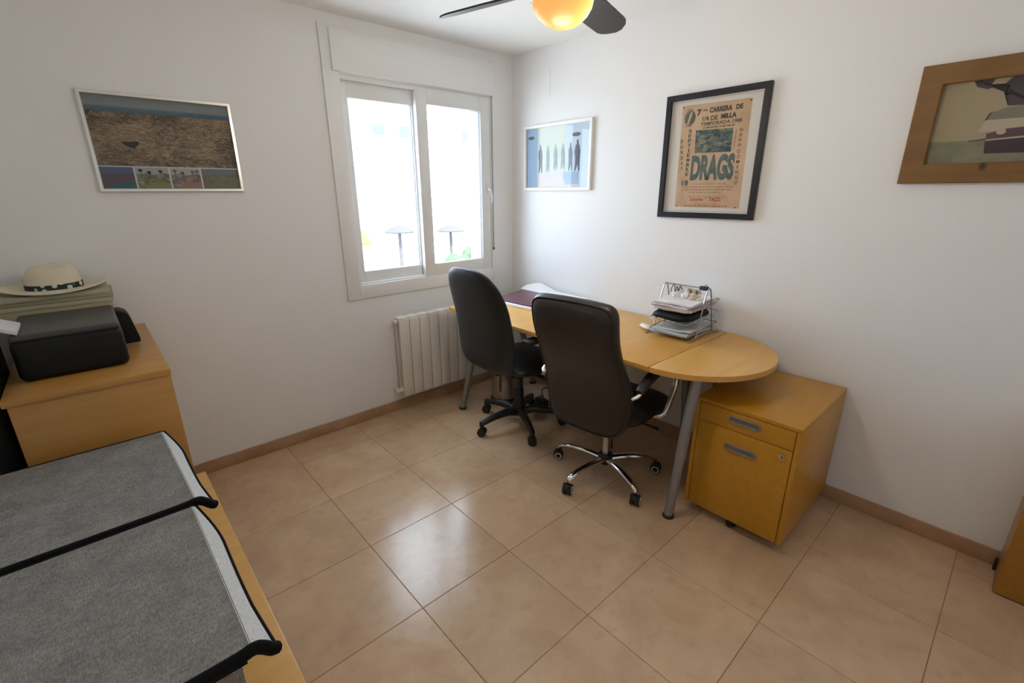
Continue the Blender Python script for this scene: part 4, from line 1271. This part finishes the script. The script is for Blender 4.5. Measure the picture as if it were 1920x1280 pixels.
lettering(pp_, 'Licores', U(-1.526), U(-1.602), V(1.484), V(1.501), 'poster_red', 3, .025)
lettering(pp_, 'TACO', U(-1.636), U(-1.701), V(1.482), V(1.503), 'poster_red', 3, .03)
lettering(pp_, '"', U(-1.614), U(-1.621), V(1.496), V(1.503), 'poster_red', 3, .02)
lettering(pp_, '"', U(-1.710), U(-1.717), V(1.495), V(1.502), 'poster_red', 3, .02)
blurline(U(-1.555), U(-1.680), V(1.466), .004, seed=16)
blurline(U(-1.495), U(-1.740), V(1.455), .004, 'poster_red', seed=17)
for yy, z_ in ((-1.445, 1.456), (-1.785, 1.452), (-1.792, 1.968), (-1.432, 1.974)):
    patch('corner_mark', pp_, 'poster_ink', ell(U(yy), V(z_), .005, .004, 8), 3)

# rustic oak framed painting of an old car
YC, ZC = -2.770, 1.7805
pw_ = picture('framed_picture', 'rustic oak framed painting of an old car at the right edge', (0, YC, ZC), -PI / 2, .632, .436, .073, .026, 'rustic_oak', 'paint_cream', True, 'picture', .003)
U, V = PR(YC, ZC)
patch('painted_ground', pw_, 'paint_ground', rect(-.246, .246, -.147, V(1.718)), 1)
patch('painted_shadow', pw_, 'paint_violet_dark', [(U(-2.612), .147), (U(-2.625), V(1.905)), (U(-2.655), V(1.893)), (U(-2.69), V(1.905)), (U(-2.715), V(1.90)), (U(-2.722), V(1.83)), (U(-2.80), V(1.825)), (.246, V(1.85)), (.246, .147)], 1)
patch('painted_light', pw_, 'paint_cream', [(U(-2.672), .147), (U(-2.664), V(1.908)), (U(-2.70), V(1.906)), (U(-2.716), V(1.925))], 2)
patch('car_roof', pw_, 'paint_car_glass', [(U(-2.672), V(1.786)), (U(-2.680), V(1.808)), (U(-2.72), V(1.824)), (U(-2.80), V(1.828)), (U(-2.95), V(1.826)), (U(-2.97), V(1.786))], 2)
patch('car_outline', pw_, 'paint_line', [(U(-2.671), V(1.784)), (U(-2.679), V(1.809)), (U(-2.690), V(1.815)), (U(-2.684), V(1.806)), (U(-2.677), V(1.786))], 3)
patch('car_bonnet', pw_, 'paint_highlight', [(U(-2.660), V(1.745)), (U(-2.675), V(1.786)), (U(-2.97), V(1.786)), (U(-2.97), V(1.745))], 2)
patch('car_body', pw_, 'paint_car_mid', [(U(-2.690), V(1.715)), (U(-2.686), V(1.738)), (U(-2.74), V(1.752)), (U(-2.98), V(1.765)), (U(-2.99), V(1.715))], 3)
patch('car_body', pw_, 'paint_car_body', [(U(-2.694), V(1.668)), (U(-2.688), V(1.712)), (U(-2.78), V(1.720)), (U(-2.99), V(1.730)), (U(-2.99), V(1.664))], 4)
patch('car_bumper', pw_, 'paint_highlight', [(U(-2.690), V(1.713)), (U(-2.690), V(1.718)), (U(-2.99), V(1.736)), (U(-2.99), V(1.728))], 5)
patch('car_lamp', pw_, 'paint_highlight', ell(U(-2.725), V(1.742), .013, .010), 5)
patch('painted_wash', pw_, 'paint_line', [(U(-2.640), V(1.716)), (U(-2.690), V(1.722)), (U(-2.690), V(1.717)), (U(-2.640), V(1.712))], 5)

# ------------------------------------------------------------------ ceiling fan with lamp
FX, FY = -1.360, -1.750
fan = thing('ceiling_fan', 'dark ceiling fan with glowing amber glass lamp', 'ceiling fan', (FX, FY, 2.03))
bm = B()
lathe(bm, [(0, 2.46), (.07, 2.462), (.072, 2.484), (0, 2.484)], 28, (FX, FY, 0)); cyl(bm, (FX, FY, 2.22), (FX, FY, 2.465), .013, n=14)
lathe(bm, [(0, 2.13), (.085, 2.13), (.10, 2.145), (.102, 2.20), (.09, 2.225), (.03, 2.235), (0, 2.235)], 36, (FX, FY, 0))
obj('motor', bm, 'fan_dark', fan)
bm = B(); lathe(bm, [(.098, 2.132), (.102, 2.128), (.102, 2.108), (.098, 2.104), (.090, 2.104), (.090, 2.132)], 36, (FX, FY, 0))
tag(obj('lamp_ring', bm, 'chrome', fan), 'chrome ring above the lamp')
for a in (106, 16, -74, 196):
    bm = B(); N = 16
    rows = []
    for i in range(N + 1):
        t = i / N
        r = .09 + .40 * t
        wl = .026 + .024 * min(1, t * 3); wr = .026 + .030 * min(1, t * 2.4)
        if t > .8:
            q = ((t - .8) / .2); wl *= (1 - q ** 3 * .7); wr *= (1 - q ** 2 * .85)
        row = []
        for k in range(5):
            s = k / 4
            y = -wl + (wl + wr) * s
            row.append(Vector((r, y, 2.144 - .30 * y - .004 * t + .3 * y * y)))
        rows.append(row)
    A = [[bm.verts.new(p + Vector((0, 0, .003))) for p in r_] for r_ in rows]; C_ = [[bm.verts.new(p - Vector((0, 0, .003))) for p in r_] for r_ in rows]
    for i in range(N):
        for k in range(4):
            bm.faces.new((A[i][k], A[i + 1][k], A[i + 1][k + 1], A[i][k + 1])); bm.faces.new((C_[i][k], C_[i][k + 1], C_[i + 1][k + 1], C_[i + 1][k]))
        for k in (0, 4): bm.faces.new((A[i][k], A[i + 1][k], C_[i + 1][k], C_[i][k]))
    for i in (0, N):
        for k in range(4): bm.faces.new((A[i][k], A[i][k + 1], C_[i][k + 1], C_[i][k]))
    xform(bm, Matrix.Translation((FX, FY, 0)) @ Matrix.Rotation(math.radians(a), 4, 'Z'))
    obj('blade', bm, 'fan_dark', fan)
bm = B(); lathe(bm, [(.0945, 2.106), (.0955, 2.099), (.0915, 2.082), (.080, 2.063), (.063, 2.047), (.044, 2.036), (.022, 2.0305), (0, 2.029)], 40, (FX, FY, 0))
gl = obj('lamp_globe', bm, 'lamp_glow', fan)
tag(gl, 'amber glowing glass lamp')
gl.data.transform(Matrix.Translation((0, 0, -.07))); gl.location = (0, 0, .07)
bl = bpy.data.lights.new('lamp_light', 'POINT'); bl.energy = 14.0; bl.color = (1.0, .86, .66); bl.shadow_soft_size = .09
blo = bpy.data.objects.new('lamp_light', bl); COL.objects.link(blo); blo.location = (FX, FY, 1.93)

# ------------------------------------------------------------------ outdoors
bm = B(); box(bm, -40, 70, .5, 90, -3.3, -3.2)
struct('ground', bm, 'pavement', 'sunlit pale pavement outside the window')
v_ = thing('villa', 'white villa facade across the street seen through the window', 'building', (12, 26, -3.2))
bm = B(); box(bm, 1, 30, 24, 32, -3.2, 8.0, .02, 1)
obj('wall', bm, 'villa_white', v_)
for xc in (11.2, 12.9, 17.5, 20.5):
    bm = B(); box(bm, xc - .5, xc + .5, 23.93, 24.02, 4.4, 5.6)
    w_ = obj('window', bm, 'villa_white', v_, False)
    bm = B(); box(bm, xc - .36, xc + .36, 23.91, 23.95, 4.65, 5.25)
    obj('pane', bm, 'villa_pane', w_, False)
bm = B(); box(bm, 1, 30, 23.4, 24, -.4, -.2, .02, 1); obj('balcony_slab', bm, 'villa_white', v_)
def parasol(x, y, top, label, r=.62):
    p = thing('parasol', label, 'parasol', (x, y, -3.2), 0, 'thatched parasols outside')
    bm = B(); cyl(bm, (x, y, -3.2), (x, y, top), .07, n=10); obj('pole', bm, 'post_wood', p)
    bm = B(); lathe(bm, [(0, top + .12), (r * .3, top + .08), (r * .7, top - .02), (r, top - .14), (r * .95, top - .18), (r * .6, top - .10), (0, top)], 20, (x, y, 0)); obj('canopy', bm, 'thatch', p)
parasol(6.9, 14.5, .15, 'thatched parasol outside seen through the left pane')
parasol(9.4, 14.5, .05, 'thatched parasol outside seen through the right pane')
bm = B(); prism(bm, [(14.6, -.45), (14.6, -.35), (15.6, .15), (15.6, .05)], 0, 4.7, 5.75)
solo('awning', bm, 'awning_yellow', 'yellow awning outside seen through the left pane', 'awning')
def shrub(x, y, z, r, label, seed):
    rnd = random.Random(seed); bm = B()
    bmesh.ops.create_icosphere(bm, subdivisions=3, radius=r)
    for v in bm.verts:
        v.co *= 1 + .25 * rnd.uniform(-1, 1)
    xform(bm, Matrix.Translation((x, y, z + r * .8)))
    solo('shrub', bm, 'shrub_leaf', label, 'shrub', 'shrubs outside', False)
shrub(8.75, 13.0, -3.2, 1.22, 'leafy shrub outside below the right parasol', 1)
shrub(11.5, 15.2, -3.2, 1.15, 'leafy shrub outside at the right side of the right pane', 2)
